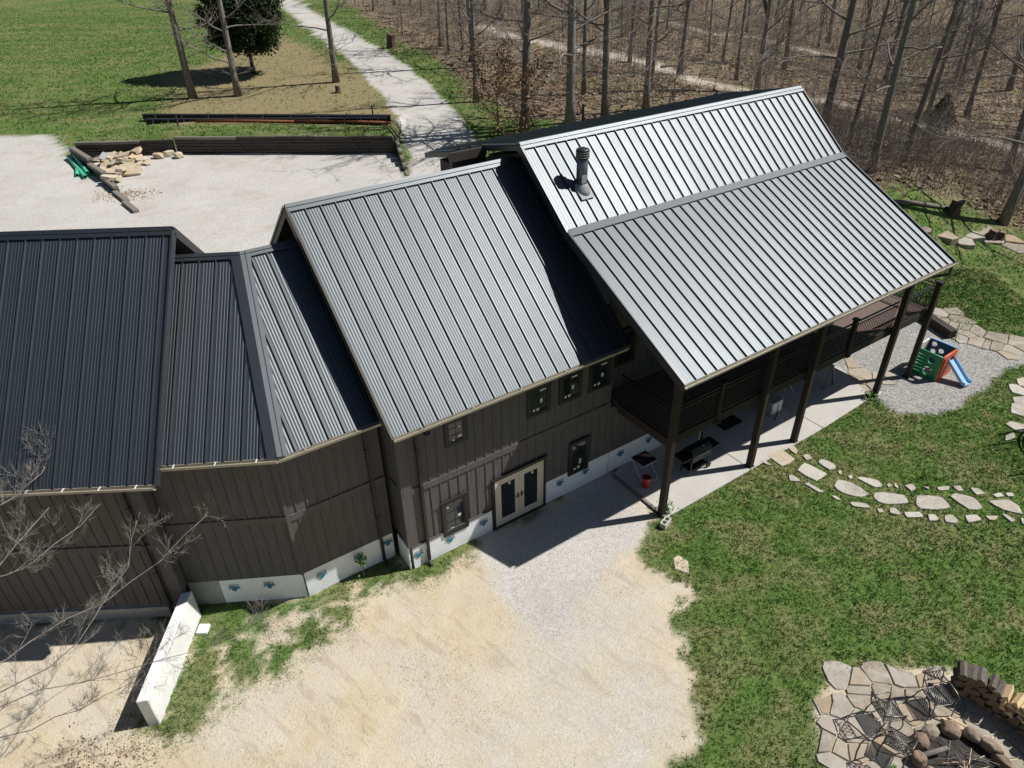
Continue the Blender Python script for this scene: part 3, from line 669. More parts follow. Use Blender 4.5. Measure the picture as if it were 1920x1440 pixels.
# ---- walls
def wall(F, u0, u1, v, z0, z1, breaks=(), battens=True, depth=.2, step=.3, start=None, bandz=None, parent=None, skip=()):
    mb = MB(); F.box(mb, u0, u1, v, v+depth, z0, z1); wl = build('wall', mb, M['siding'], HS)
    tiers = [z0]+([bandz] if bandz else [])+[z1]
    if bandz:
        mb = MB(); F.box(mb, u0, u1, v-.035, v-.001, bandz-.1, bandz+.1); build('band_board', mb, M['siding'], wl)
    cache = {}
    for za, zb2 in zip(tiers[:-1], tiers[1:]):
        a = za+(.103 if bandz and za == bandz else .01); b = zb2-(.103 if bandz and zb2 == bandz else .0)
        u = (start if start is not None else u0+step*.7)
        while u < u1-.08:
            spans = [(a, b)]
            for (s0, s1, q0, q1) in skip:
                if s0-.03 < u < s1+.03:
                    ns = []
                    for (c0_, c1_) in spans:
                        if q0 > c0_+.02: ns.append((c0_, min(c1_, q0)))
                        if q1 < c1_-.02: ns.append((max(c0_, q1), c1_))
                    spans = [sp for sp in ns if sp[1]-sp[0] > .03]
            for c0_, c1_ in spans:
                key = (round(c0_, 3), round(c1_, 3))
                if key not in cache:
                    m_ = MB(); m_.box((0, 0, 0), (.024, 0, 0), (0, .011, 0), (0, 0, (c1_-c0_)/2)); cache[key] = mesh_of('batten', m_.v, m_.f, M['siding'])
                o = bpy.data.objects.new('batten', cache[key]); COL.objects.link(o)
                place(o, wl, Matrix.Translation(F(u, v-.0115, (c0_+c1_)/2)) @ Matrix.Rotation(F.ang, 4, 'Z'))
            u += step
    return wl
WV = 2.43
openings = [(-6.46, -5.6, .7, 2.06), (-6.16, -5.44, 3.93, 4.82), (-3.44, -2.6, 3.75, 4.78), (-2.29, -1.43, 3.77, 4.79), (-1.16, -.28, 3.76, 4.82), (-1.84, -1.01, .74, 2.07), (-4.74, -2.75, -.06, 2.05)]
wm = wall(FM, -7.55, -2.75, WV, .88, 5.15, bandz=2.92, start=-7.3, skip=openings)
wall(FM, -2.75, -.18, WV, .91, 5.15, bandz=2.92, start=-2.7, skip=openings)
FM.box(mb := MB(), -.18, 2.6, WV, WV+.2, .9, 2.78); wlow = build('wall', mb, M['siding'], HS)
bm_ = mesh_of('batten', *(lambda m: (m.v, m.f))(MB().box((0, 0, 0), (.024, 0, 0), (0, .011, 0), (0, 0, .9))), M['siding'])
for i in range(8):
    o = bpy.data.objects.new('batten', bm_); COL.objects.link(o); place(o, wlow, Matrix.Translation(FM(.0+.3*i, WV-.0115, 1.84)) @ Matrix.Rotation(FM.ang, 4, 'Z'))
mb = MB(); FM.box(mb, -7.6, -7.32, WV-.03, WV-.001, .9, 5.15); build('corner_board', mb, M['siding'], wm)
mb = MB(); FM.box(mb, -7.5, 2.6, WV+.03, WV+.28, -.3, .87); build('foundation', mb, M['foundation'], HS)
# left return of the middle block
wr = MB(); FM.box(wr, -7.54, -7.38, WV+.02, 10.5, .9, 5.6); wrl = build('wall', wr, M['siding'], HS)
mb = MB(); FM.box(mb, -7.6, -7.545, WV-.0, WV+.22, .9, 5.15); build('corner_board', mb, M['siding'], wrl)
mb = MB(); FM.box(mb, -7.56, -7.54, WV+.3, WV+.35, .9, 5.15); build('batten', mb, M['siding'], wrl)
mb = MB(); FM.box(mb, -7.575, -7.541, WV+.23, WV+.75, 2.83, 3.03); build('band_board', mb, M['siding'], wrl)
# gable triangles
build('gable_wall', MB().prism([FM(-7.5, WV+.05, 5.1), FM(-7.5, mvr, mzr-.25), FM(-7.5, mvr+3.6, mzr-.25-3.6*MP)], FM.u*.15), M['siding'], HS)
build('gable_wall', MB().prism([FR(-.2, 2.9, 3.0), FR(-.2, 2.9, 7.4), FR(-.2, vb, zb-.25), FR(-.2, vr, zr-.25), FR(-.2, 9.9, 9.0), FR(-.2, 9.9, 3.0)], FR.u*.15), M['siding'], HS)
build('gable_wall', MB().prism([FR(11.6, 2.9, 0.), FR(11.6, 2.9, 7.4), FR(11.6, vb, zb-.25), FR(11.6, vr, zr-.25), FR(11.6, 9.9, 9.0), FR(11.6, 9.9, 0.)], FR.u*-.15), M['siding'], HS)
mb = MB(); FR.box(mb, -.0, 11.6, 2.9, 3.1, 3.05, 7.3); wporch = build('wall', mb, M['siding'], HS)
bm2 = mesh_of('batten', *(lambda m: (m.v, m.f))(MB().box((0, 0, 0), (.024, 0, 0), (0, .011, 0), (0, 0, 2.0))), M['siding'])
for i in range(38):
    o = bpy.data.objects.new('batten', bm2); COL.objects.link(o); place(o, wporch, Matrix.Translation(FR(.25+.3*i, 2.888, 5.2)) @ Matrix.Rotation(FR.ang, 4, 'Z'))
mb = MB(); FR.box(mb, 1.0, 11.6, 3.6, 3.8, -.2, 2.9); build('wall', mb, M['siding'], HS)
mb = MB(); FR.box(mb, .2, 11.4, 9.6, 9.8, 2., 9.1); build('wall', mb, M['siding'], HS)
# connector walls
CB = Vector((-5.87, 13.26, 0)); FCw = Frame(CB, R_(33.4)); FLw = Frame(CB, R_(4.6))
wc = wall(FCw, 0.0, 2.75, 0, .95, 5.2, bandz=3.05, start=.28)
wl_ = wall(FLw, -3.05, 0.0, 0, .95, 5.2, bandz=3.05, start=-2.85)
mb = MB(); mb.bar(CB+Vector((.01, -.012, .95)), CB+Vector((.01, -.012, 5.2)), .09, .05, FCw.v); build('corner_board', mb, M['siding'], wc)
mb = MB(); FCw.box(mb, .03, 2.75, .03, .2, -.2, .95); FLw.box(mb, -3.1, .0, .03, .2, -.2, .95); build('foundation', mb, M['foundation'], HS)
# garage walls
GC = Vector((-8.93, 12.66, 0)); FGw = Frame(GC, R_(2.3))
wg = wall(FGw, -9, 0., 0, .58, 5.05, bandz=2.75, start=-8.78)
mb = MB(); FGw.box(mb, -.3, .02, -.03, -.001, .58, 5.05); build('corner_board', mb, M['siding'], wg)
mb = MB(); FGw.box(mb, -.09, .0, .0, .6, .95, 5.1); wgr = build('wall', mb, M['siding'], HS)
mb = MB(); FGw.box(mb, .001, .03, .0, .22, .95, 5.1); build('corner_board', mb, M['siding'], wgr)
mb = MB(); FGw.box(mb, .001, .034, .23, .5, 2.65, 2.85); build('band_board', mb, M['siding'], wgr)
mb = MB(); FGw.box(mb, -9, -.02, .03, .25, -.3, .58); build('foundation', mb, M['foundation'], HS)
mb = MB(); FGw.box(mb, -9, -.3, -.06, .029, .38, .52); build('sill_ledge', mb, M['foundation'], HS)
build('gable_wall', MB().prism([FG(-.55, .4, 4.9), FG(-.55, grun, gzr-.25), FG(-.55, 2*grun-.4, 4.9)], FG.u*-.15), M['siding'], HS)
mb = MB(); FG.box(mb, -9, -.5, 8.6, 8.8, 2.0, 5.2); build('wall', mb, M['siding'], HS)

# ---- house wrap with its printed emblems
def emblem(F, u, v, z, parent, s=1.):
    """blue print, upside down: two arms over a round drop, small lettering above"""
    f = lambda x, y: F(u+x*s, v, z+y*s)
    mb = MB(); ex = -F.v*.004
    mb.prism([f(-.13, .06), f(.13, .06), f(.13, .03), f(-.13, .03)], ex)
    mb.prism([f(-.16, -.02), f(-.12, .055), f(-.08, .055), f(-.13, -.04)], ex); mb.prism([f(.16, -.02), f(.13, -.04), f(.08, .055), f(.12, .055)], ex)
    mb.prism([f(-.08, .02), f(.08, .02), f(.085, -.03), f(.05, -.085), f(0, -.13), f(-.05, -.085), f(-.085, -.03)], ex)
    e = build('emblem', mb, M['emblem'], parent)
    mb = MB(); rr_ = random.Random(int(u*100))
    for row, (y, h, n) in enumerate(((.085, .038, 6), (.14, .014, 9))):
        for k in range(n):
            x = -.12+.24*k/(n-1)
            if row == 0 and k == 4: continue
            mb.prism([f(x-.014, y), f(x+.01, y), f(x+.01+rr_.uniform(-.006, .006), y+h), f(x-.014+rr_.uniform(0, .012), y+h)], ex)
    build('lettering', mb, M['print'], parent)
def wrap(F, u0, u1, v, ztop, zbot, marks, seed):
    r = random.Random(seed); n = max(6, int((u1-u0)/.12)); rows = 7; mb = MB(); vs = []
    for j in range(rows):
        t = j/(rows-1)
        for i in range(n+1):
            u = u0+(u1-u0)*i/n; z = zbot+(ztop-zbot)*t
            wob = (1-t)*(.012*math.sin(u*5+j*1.3+seed)+.018*max(0, math.sin(u*9+t*6)))+r.uniform(-.002, .002)
            vs.append(F(u, v-.012-abs(wob)*.9, z+(0 if t > 0 else .03*math.sin(u*2.1+seed))))
    fs = [(j*(n+1)+i, j*(n+1)+i+1, (j+1)*(n+1)+i+1, (j+1)*(n+1)+i) for j in range(rows-1) for i in range(n)]
    o = build('house_wrap', mb.add(vs, fs), M['wrap'], HS, True)
    for u, z in marks: emblem(F, u, v-.034, z, o)
wrap(FM, -7.48, -7.04, WV+.005, .9, .0, [(-7.32, .5)], 1)
wrap(FM, -7.02, -4.76, WV+.0, .87, .0, [(-6.25, .5), (-5.08, .5)], 2)
wrap(FM, -2.74, -.1, WV+.01, .9, -.04, [(-2.15, .6), (-1.08, .58)], 3)
wrap(FM, -.08, 2.6, WV+.015, .9, -.04, [(.45, .6), (1.75, .6)], 4)
wrap(FCw, .04, 2.72, .01, .94, .02, [(.5, .6), (1.62, .62), (2.55, .66)], 5)
wrap(FLw, -2.25, 0.0, .01, .94, .04, [(-1.9, .62), (-.95, .62)], 6)
mb = MB(); FM.box(mb, -7.6, -7.56, WV+.02, WV+.72, .02, .9); build('house_wrap', mb, M['wrap'], HS)
mb = MB(); FM.box(mb, -7.5, -4.76, WV-.05, WV-.012, .86, .92); build('drip_flashing', mb, M['siding'], HS)

# ---- windows and doors
def window(F, u0, u1, v, z0, z1, cols=2, rows=3, marks=()):
    mb = MB(); c = .11
    for a, b, e, f_ in ((u0, u1, z1-c, z1), (u0, u1, z0, z0+c), (u0, u0+c, z0+c, z1-c), (u1-c, u1, z0+c, z1-c)):
        F.box(mb, a, b, v-.06, v+.01, e, f_)
    F.box(mb, u0-.04, u1+.04, v-.085, v-.062, z1-.035, z1+.03)
    wn = build('window', mb, M['casing'], HS); bevel(wn, .006)
    i0, i1, j0, j1 = u0+c, u1-c, z0+c, z1-c
    mb = MB(); F.box(mb, i0, i1, v-.024, v-.004, j0, j1); build('pane', mb, M['glass'], wn)
    mb = MB()
    for a, b, e, f_ in ((i0, i1, j1-.035, j1), (i0, i1, j0, j0+.035), (i0, i0+.035, j0+.035, j1-.035), (i1-.035, i1, j0+.035, j1-.035)): F.box(mb, a, b, v-.045, v-.026, e, f_)
    build('sash', mb, M['sash'], wn)
    mb = MB()
    for k in range(1, cols):
        uu = lerp(i0, i1, k/cols); F.box(mb, uu-.009, uu+.009, v-.034, v-.025, j0+.036, j1-.036)
    for k in range(1, rows):
        zz = lerp(j0, j1, k/rows); F.box(mb, i0+.036, i1-.036, v-.0335, v-.0255, zz-.009, zz+.009)
    build('muntin', mb, M['sash'], wn)
    for (x, y, w_, h_) in marks:
        mb = MB(); uu = lerp(i0, i1, x); zz = lerp(j0, j1, y); F.box(mb, uu-w_/2, uu+w_/2, v-.04, v-.036, zz-h_/2, zz+h_/2); build('sticker', mb, M['sticker'], wn)
std = [(.2, .12, .08, .07), (.42, .12, .09, .09), (.62, .45, .09, .14), (.7, .9, .22, .05)]
window(FM, -6.46, -5.6, WV, .7, 2.06, marks=[(.72, .45, .1, .1), (.15, .85, .06, .05), (.3, .1, .12, .05)])
window(FM, -6.16, -5.44, WV, 3.93, 4.82, marks=[(.7, .2, .1, .09), (.7, .68, .08, .05), (.3, .1, .06, .07)])
window(FM, -3.44, -2.6, WV, 3.75, 4.78, marks=std)
window(FM, -2.29, -1.43, WV, 3.77, 4.79, marks=std)
window(FM, -1.16, -.28, WV, 3.76, 4.82, marks=std)
window(FM, -1.84, -1.01, WV, .74, 2.07, 1, 2, marks=[(.6, .3, .09, .2), (.25, .08, .1, .08), (.5, .1, .1, .1)])
window(FR, .25, 1.15, 2.9, 3.9, 5.2)
# double door
mb = MB(); d0, d1, dz0, dz1 = -4.74, -2.75, -.05, 2.05
for a, b, e, f_ in ((d0, d1, dz1-.1, dz1), (d0, d0+.09, dz0, dz1-.1), (d1-.09, d1, dz0, dz1-.1), (d0+.09, d1-.09, dz0, dz0+.13)): FM.box(mb, a, b, WV-.07, WV+.03, e, f_)
dr = build('double_door', mb, M['casing'], HS); bevel(dr, .006)
mb = MB(); FM.box(mb, d0-.04, d1+.04, WV-.1, WV-.072, dz1-.02, dz1+.04); build('drip_cap', mb, M['sash'], dr)
mb = MB(); e0, e1, y0, y1 = d0+.09, d1-.09, dz0+.13, dz1-.1
for a, b in ((e0, e0+.06), (e1-.06, e1)): FM.box(mb, a, b, WV-.05, WV-.012, y0, y1)
FM.box(mb, e0+.06, e1-.06, WV-.05, WV-.012, y1-.06, y1); build('jamb', mb, M['door'], dr)
mid = (e0+e1)/2
for side, (a, b) in enumerate(((e0+.063, mid-.004), (mid+.004, e1-.063))):
    mb = MB(); st = .165
    for x0, x1, z0_, z1_ in ((a, a+st, y0+.002, y1-.063), (b-st, b, y0+.002, y1-.063), (a+st, b-st, y1-.063-st, y1-.063), (a+st, b-st, y0+.002, y0+.25)): FM.box(mb, x0, x1, WV-.04, WV-.005, z0_, z1_)
    lf = build('door_leaf', mb, M['door'], dr)
    mb = MB(); FM.box(mb, a+st, b-st, WV-.026, WV-.012, y0+.25, y1-.063-st); build('glass', mb, M['glass'], dr)
    hx = b-.06 if side == 0 else a+.06; s = -1 if side == 0 else 1
    mb = MB(); FM.box(mb, hx-.022, hx+.022, WV-.052, WV-.041, .88, 1.1); FM.box(mb, hx-.012 if s > 0 else hx-.12, hx+.12 if s > 0 else hx+.012, WV-.085, WV-.07, .99, 1.01); FM.box(mb, hx-.01, hx+.01, WV-.085, WV-.052, .99, 1.01)
    build('handle', mb, M['black'], dr)
    mb = MB(); FM.box(mb, (a+b)/2+.02, (a+b)/2+.1, WV-.032, WV-.028, y1-.36, y1-.26); build('sticker', mb, M['sticker'], dr)

# ---- downspouts
def spout(F, u, v, z1, zg, eave_v, foot=True):
    mb = MB(); mb.bar(F(u, v, zg+.1), F(u, v, z1-.25), .08, .065, F.v); mb.bar(F(u, v, z1-.27), F(u, eave_v, z1-.02), .075, .065, F.u)
    mb.bar(F(u, v, zg+.13), F(u, v-.16, zg+.04), .085, .07, F.u)
    d = build('downspout', mb, M['casing'], HS)
    for z in (.35, .55, .8):
        mb = MB(); F.box(mb, u-.055, u+.055, v-.045, v+.05, lerp(zg, z1, z)-.02, lerp(zg, z1, z)+.02); build('strap', mb, M['casing'], d)
spout(FM, -7.01, WV-.075, mze-.03, 0, mve-.06); spout(FCw, 2.35, -.07, cze-.03, 0, -.35); spout(FGw, -.42, -.075, gze-.03, .1, -.4)
for F, u, v, z in ((FM, -6.85, mve+.16, 5.08), (FGw, -1.05, -.22, 4.9)):
    mb = MB(); mb.lathe(F(u, v, z), [(.05, .1), (.06, 0), (.1, -.06), (.1, -.08)], 10); build('floodlight', mb, M['black'], HS)

# ---- deck, posts and railing
DZ = 3.03
mb = MB(); FR.box(mb, -.02, 13.9, .05, 2.88, DZ-.24, DZ-.05); deck = build('deck', mb, M['post'], HS)
mb = MB(); FR.box(mb, -.06, 13.95, -.03, .045, DZ-.3, DZ-.002); build('rim_beam', mb, M['post'], deck)
mb = MB(); FR.box(mb, -.08, -.025, -.03, 2.2, DZ-.3, DZ-.002); build('rim_beam', mb, M['post'], deck)
mb = MB(); FR.box(mb, 13.905, 13.96, .05, 6.5, DZ-.3, DZ-.002); build('rim_beam', mb, M['post'], deck)
mb = MB(); FR.box(mb, 11.75, 13.9, 2.88, 6.5, DZ-.24, DZ-.05); build('floor_frame', mb, M['post'], deck)
n = 20
bm3 = mesh_of('floor_board', *(lambda m: (m.v, m.f))(MB().box((0, 0, 0), (6.98, 0, 0), (0, .068, 0), (0, 0, .013))), M['deck'])
for i in range(n):
    o = bpy.data.objects.new('floor_board', bm3); COL.objects.link(o); place(o, deck, Matrix.Translation(FR(6.95, .1+.143*i, DZ-.034)) @ Matrix.Rotation(FR.ang, 4, 'Z'))
bm4 = mesh_of('floor_board', *(lambda m: (m.v, m.f))(MB().box((0, 0, 0), (1.06, 0, 0), (0, .068, 0), (0, 0, .013))), M['deck'])
for i in range(25):
    o = bpy.data.objects.new('floor_board', bm4); COL.objects.link(o); place(o, deck, Matrix.Translation(FR(12.85, 2.97+.143*i, DZ-.034)) @ Matrix.Rotation(FR.ang, 4, 'Z'))
mb = MB(); FR.box(mb, -.1, 11.7, -.12, .06, 5.15, 5.42); build('porch_beam', mb, M['post'], HS)
def post(u, v, z0, z1, wd=.2, capd=False):
    mb = MB(); FR.box(mb, u-wd/2, u+wd/2, v-wd/2, v+wd/2, z0, z1); p = build('post', mb, M['post'], HS); bevel(p, .012)
    mb = MB(); FR.box(mb, u-wd/2-.03, u+wd/2+.03, v-wd/2-.03, v+wd/2+.03, z0+.002, z0+.1); build('post_base', mb, M['post'], p)
    if capd:
        mb = MB(); FR.box(mb, u-wd/2-.03, u+wd/2+.03, v-wd/2-.03, v+wd/2+.03, z1+.001, z1+.05); build('post_cap', mb, M['casing'], p)
for u in (0.0, 4.13, 6.5, 11.47): post(u, -.14 if u else -.1, -.05, 5.15)
post(13.78, -.12, -.05, 4.22, .19, True)
for u in (2.05, 8.72): post(u, 0.0, DZ-.3, 4.2, .15, True)
post(13.8, 6.3, DZ, 4.2, .15, True)
def railing(p, q):
    p = Vector(p); q = Vector(q); L = (q-p).length; d = (q-p)/L
    mb = MB(); mb.bar(p+ZV*1.07, q+ZV*1.07, .06, .035); r = build('railing', mb, M['black'], HS)
    for z in (.93, .09): mb = MB(); mb.bar(p+ZV*z, q+ZV*z, .033, .033); build('rail', mb, M['black'], r)
    k = int(L/.115)
    me = mesh_of('baluster', *(lambda m: (m.v, m.f))(MB().box((0, 0, 0), (.009, 0, 0), (0, .009, 0), (0, 0, .42))), M['black'])
    for i in range(k):
        o = bpy.data.objects.new('baluster', me); COL.objects.link(o); place(o, r, Matrix.Translation(p+d*((i+.5)*L/k)+ZV*.51) @ Matrix.Rotation(FR.ang, 4, 'Z'))
railing(FR(.1, .0, DZ), FR(1.97, .0, DZ)); railing(FR(2.13, 0, DZ), FR(4.03, 0, DZ)); railing(FR(4.23, 0, DZ), FR(6.4, 0, DZ)); railing(FR(6.6, 0, DZ), FR(8.64, 0, DZ))
railing(FR(8.8, 0, DZ), FR(11.37, 0, DZ)); railing(FR(11.57, 0, DZ), FR(13.68, 0, DZ)); railing(FR(0.02, .02, DZ), FR(-.0, 2.2, DZ)); railing(FR(13.85, .0, DZ), FR(13.85, 6.2, DZ)); railing(FR(11.8, 2.95, DZ), FR(13.75, 2.95, DZ))

# ---- retaining wall by the garage
mb = MB(); rw = [(-8.96, 12.62), (-8.7, 12.72), (-8.55, 9.55), (-8.82, 9.5)]
mb.prism([(x, y, -.2) for x, y in rw], (0, 0, 1.2))
o = bevel(build('retaining_wall', mb, M['retaining']), .02)
tag(o, 'pale concrete retaining wall running forward from the garage corner', 'retaining wall')
mb = MB(); mb.bx(-8.6, -8.3, 12.05, 12.35, -.02, .1); o = bevel(build('concrete_block', mb, M['retaining']), .02); o.location.z = .0
tag(o, 'small concrete block in the grass against the retaining wall', 'block')
# ---- patio slab, split by a joint
ps_ = [(0.06, -.28), (0.06, 2.3), (12.1, 3.7), (12.1, 1.6), (11.25, -.1)]
sl = bpy.data.objects.new('patio', None); COL.objects.link(sl); tag(sl, 'pale concrete patio under the deck', None, None, 'structure')
for a, b in ((.06, 4.0), (4.02, 8.0), (8.02, 12.1)):
    mb = MB(); e = .0 if b < 12 else .85
    mb.prism([FR(a, -.3, -.1), FR(b-e, -.3+(.15 if e else 0), -.1), FR(b, 1.6 if e else 1.6, -.1), FR(b, 3.58, -.1), FR(a, 3.58 if a > 1 else 2.25, -.1)], (0, 0, .14)); bevel(build('slab', mb, M['concrete'], sl), .012)
mb = MB(); mb.bar(FR(-.0, -.45, .0), FR(-.02, 2.2, .0), .1, .16); o = build('slab_form_board', mb, M['timber_top']); tag(o, 'wooden form board along the left edge of the patio slab', 'board')

# ================================================================ trees
def grow(seed, h, r0, crown0=.35, nlimb=16, spread=.55, twig=2, crook=.02, fork=False, kink=.0):
    """trunk tube + all the branches of one bare tree, both around its base"""
    r = random.Random(seed); trunk = MB(); br = MB()
    pts = []; rad = []; x = y = 0.; n = 12; vx = r.uniform(-1, 1)*crook; vy = r.uniform(-1, 1)*crook
    for i in range(n+1):
        t = i/n; pts.append(Vector((x, y, h*t-.15*(i == 0)))); rad.append(r0*((1-t)**.75*.93+.07)*(1.35 if i == 0 else 1))
        vx += r.uniform(-1, 1)*crook*.6; vy += r.uniform(-1, 1)*crook*.6; x += vx*h/n; y += vy*h/n
    trunk.tube(pts, rad, 8)
    def at(t):
        f = t*n; i = min(int(f), n-1); return pts[i].lerp(pts[i+1], f-i), lerp(rad[i], rad[i+1], f-i)
    def limb(p, d, L, rr, lvl):
        m = 5 if lvl == 0 else 3; q = [p]; rd = [rr]; d = d.normalized()
        for i in range(m):
            d = (d+Vector((r.uniform(-1, 1), r.uniform(-1, 1), r.uniform(-.6, 1)))*(.32 if lvl == 0 else .38)).normalized()
            q.append(q[-1]+d*L/m); rd.append(rr*(1-(i+1)/m*.85))
        br.tube(q, rd, 5 if lvl == 0 else 3, False)
        if lvl < twig:
            for k in range(7 if lvl == 0 else 5):
                t = r.uniform(.25, 1); f = t*m; i = min(int(f), m-1); pp = q[i].lerp(q[i+1], f-i)
                dd = ((q[i+1]-q[i]).normalized()+Vector((r.uniform(-1, 1), r.uniform(-1, 1), r.uniform(-.5, .8)))*.95).normalized()
                limb(pp, dd, L*r.uniform(.3, .55), max(.012, lerp(rd[i], rd[i+1], f-i)*.65), lvl+1)
    for k in range(nlimb):
        t = crown0+(1-crown0)*((k+r.random())/nlimb)*.97; p, rr = at(t); a = r.uniform(0, 6.283)
        d = Vector((math.cos(a), math.sin(a), r.uniform(.15, .9)))
        limb(p, d, h*spread*.5*(1.1-t*.75)*r.uniform(.6, 1.2), max(.025, rr*.45), 0)
    for k in range(9):
        t = r.uniform(.08, crown0); p, rr = at(t); a = r.uniform(0, 6.283); limb(p, Vector((math.cos(a), math.sin(a), r.uniform(-.1, .6))), r.uniform(.8, 2.8), .02, 1)
    if fork:
        p, rr = at(.3); limb(p, Vector((.5, .2, 1.2)), h*.5, rr*.75, 0)
    return trunk, br
VAR = []
for i, (h, r0, c0, nl, sp) in enumerate([(20, .2, .22, 19, .5), (22, .24, .18, 21, .55), (17, .14, .2, 16, .42), (19, .17, .12, 20, .45), (15, .1, .18, 15, .45), (21, .2, .25, 19, .6)]):
    tr, br = grow(100+i, h, r0, c0, nl, sp, fork=i in (3, 5))
    VAR.append((mesh_of('trunk', tr.v, tr.f, M['bark'], True), mesh_of('crown', br.v, br.f, M['bark'], True)))
def tree(var, p, label, group=None, sc_=1., rz=0., lean=(0, 0), name='bare_tree', fat=1.):
    o = thing(name, on(p, -.05), label, 'tree', group, rz)
    o.rotation_euler = (lean[0], lean[1], rz); o.scale = (sc_*fat, sc_*fat, sc_)
    link('trunk', VAR[var][0], None, o); link('crown', VAR[var][1], None, o)
    return o
rt_ = random.Random(5)
yard = 'bare trees on the back lawn'
tree(0, (-25.08,59.75), 'bare tree on the back lawn, farthest left of the three', yard, 1., .3, fat=1.4)
tree(3, (-21.57,60.14), 'bare tree in front of the round evergreen', yard, 1., 1.7, fat=1.5)
tree(2, (-14.45,63.97), 'bare tree with a pale bark scar beside the gravel drive', yard, 1.1, 2.6, fat=1.6)
edge = 'bare trees along the wood edge behind the house'
for (v, p, lb, s, rz, fat) in [
    (2, (-2.37,57.30), 'slim bare tree between the gravel drive and the dry leaved oak', 1., .2, 1.1),
    (0, (1.18,49.19), 'bare tree rising out of the dry brown oak leaves behind the house', 1., 1., 1.25),
    (1, (4.35,50.36), 'thick pale trunk left of the vent pipe behind the roof ridge', 1., 2., 1.15),
    (5, (6.97,52.19), 'bare trunk just left of the black vent pipe', 1., 3., 1.05),
    (0, (10.37,55.17), 'leaning bare trunk right of the black vent pipe', 1., 4., 1.0),
    (2, (6.17,59.98), 'slim dark trunk standing close behind the thick pale trunk', 1., 5., 1.1),
    (4, (-6.63,78.28), 'leftmost of three slim trunks across the drive', 1., .7, 1.4),
    (4, (-5.59,74.78), 'middle one of three slim trunks across the drive', 1.05, 1.2, 1.2),
    (4, (-4.31,77.37), 'rightmost of three slim trunks across the drive', 1., 2.2, 1.1),
    (3, (-2.86,68.81), 'dark double trunk near the old stump by the drive', 1., 3.3, 1.1),
    (4, (-11.50,87.03), 'very slim sapling tree by the stump across the drive', .7, 1., .7),
    (1, (23.16,53.07), 'thick dark trunk beyond the right end of the roof ridge', 1., 1., 1.05),
    (3, (20.99,62.57), 'forked bare tree showing above the middle of the roof ridge', 1., 2.4, 1.2),
    (0, (21.45,41.38), 'tall dark trunk right beside the break of the roof', 1., 3.1, .95),
    (2, (34.90,60.76), 'bare trunk beside the cedar bush on the trail', 1., 4., 1.1),
    (1, (29.18,39.60), 'dark trunk at the lawn edge right of the stump', .95, .4, .9),
    (5, (32.89,45.97), 'dark trunk at the right edge above the lawn stump', 1., 2., .9),
    (5, (39.71,63.09), 'pale brown curved trunk on the far side of the trail', 1., 1.4, .9)]:
    tree(v, p, lb, edge, s, rz, (rt_.uniform(-.02, .02), rt_.uniform(-.01, .04)), fat=fat*1.25)
deep = 'slender bare trees deep in the wood'
spots = [(11.80,61.17), (22.30,84.37), (22.58,79.53), (41.38,101.95), (44.72,107.18), (47.86,78.79), (48.36,80.78), (51.63,76.49), (20.58,99.64), (28.78,124.22), (34.53,111.56), (45.44,131.73), (40.03,85.98), (40.38,80.01), (53.40,103.77), (64.01,117.75), (54.75,95.27), (62.40,100.56), (63.22,94.38), (-0.52,99.26), (1.83,84.11), (4.75,112.82), (6.72,92.08), (12.92,110.85), (13.49,90.72), (11.77,72.87), (-2.78,110.59), (54.88,147.12), (57.39,131.28), (67.90,145.09), (79.71,128.15), (21.01,68.86), (28.90,78.84), (15.84,68.98), (-18.75,112.85), (-16.75,120.92), (-11.21,105.52), (27.07,48.31), (22.90,48.14), (43.22,60.76)]
ORD = lambda n: str(n)+('th' if 10 < n % 100 < 14 else {1: 'st', 2: 'nd', 3: 'rd'}.get(n % 10, 'th'))
spots.sort(key=lambda p: p[0]/p[1])
for i, p in enumerate(spots):
    tree(rt_.choice([0, 2, 3, 4, 4, 5]), p, 'slender bare tree deep in the wood, '+ORD(i+1)+' from the left of those', deep, rt_.uniform(.8, 1.15), rt_.uniform(0, 6), (rt_.uniform(-.05, .05), rt_.uniform(-.05, .05)), fat=rt_.uniform(.9, 1.5))

# evergreen with a clipped round crown
def leafy(name, n, inside, size, seed, parent, mat, loc, tint=lambda P, r: r):
    """n small leaf faces around points given by inside(rs)"""
    r = np.random.RandomState(seed); P = inside(r, n); n = len(P)
    a = r.randn(n, 3); a /= np.linalg.norm(a, axis=1)[:, None]; b = np.cross(a, r.randn(n, 3)); b /= np.linalg.norm(b, axis=1)[:, None]
    s = r.uniform(.5, 1.2, n)[:, None]*size
    V = np.stack([P-a*s*.5, P+b*s*.35, P+a*s*.6, P-b*s*.35], 1).reshape(-1, 3)
    t = np.clip(tint(P, r.rand(n)), 0, 1)
    return soup(name, V, np.arange(n*4).reshape(-1, 4), np.repeat(t, 4), mat, None, parent=parent)
cp = on((-22.44,67.56)); cd = thing('cedar_tree', cp, 'dense dark green evergreen with a rounded crown on the back lawn', 'tree')
mb = MB(); mb.tube([cp-ZV*.1, cp+ZV*1.5, cp+Vector((.1, 0, 4)), cp+Vector((.05, 0, 12))], [.2, .16, .13, .03], 8); build('trunk', mb, M['bark_brown'], cd, True)
def cedar_pts(r, n):
    clump = 640; z = r.beta(1.2, 1.4, clump)*10.5+2.1; prof = np.interp(z, [2.1, 2.9, 4.5, 7, 10, 12.6], [1.9, 2.9, 3.15, 2.8, 1.7, .2]); th = r.rand(clump)*6.283
    rr_ = prof*(np.sqrt(r.uniform(.15, 1.05, clump)))*(1+.1*np.sin(th*3+z)); C = np.stack([rr_*np.cos(th), rr_*np.sin(th), z], -1)
    k = r.randint(0, clump, n); off = r.randn(n, 3)*np.array([.26, .26, .3]); return C[k]+off
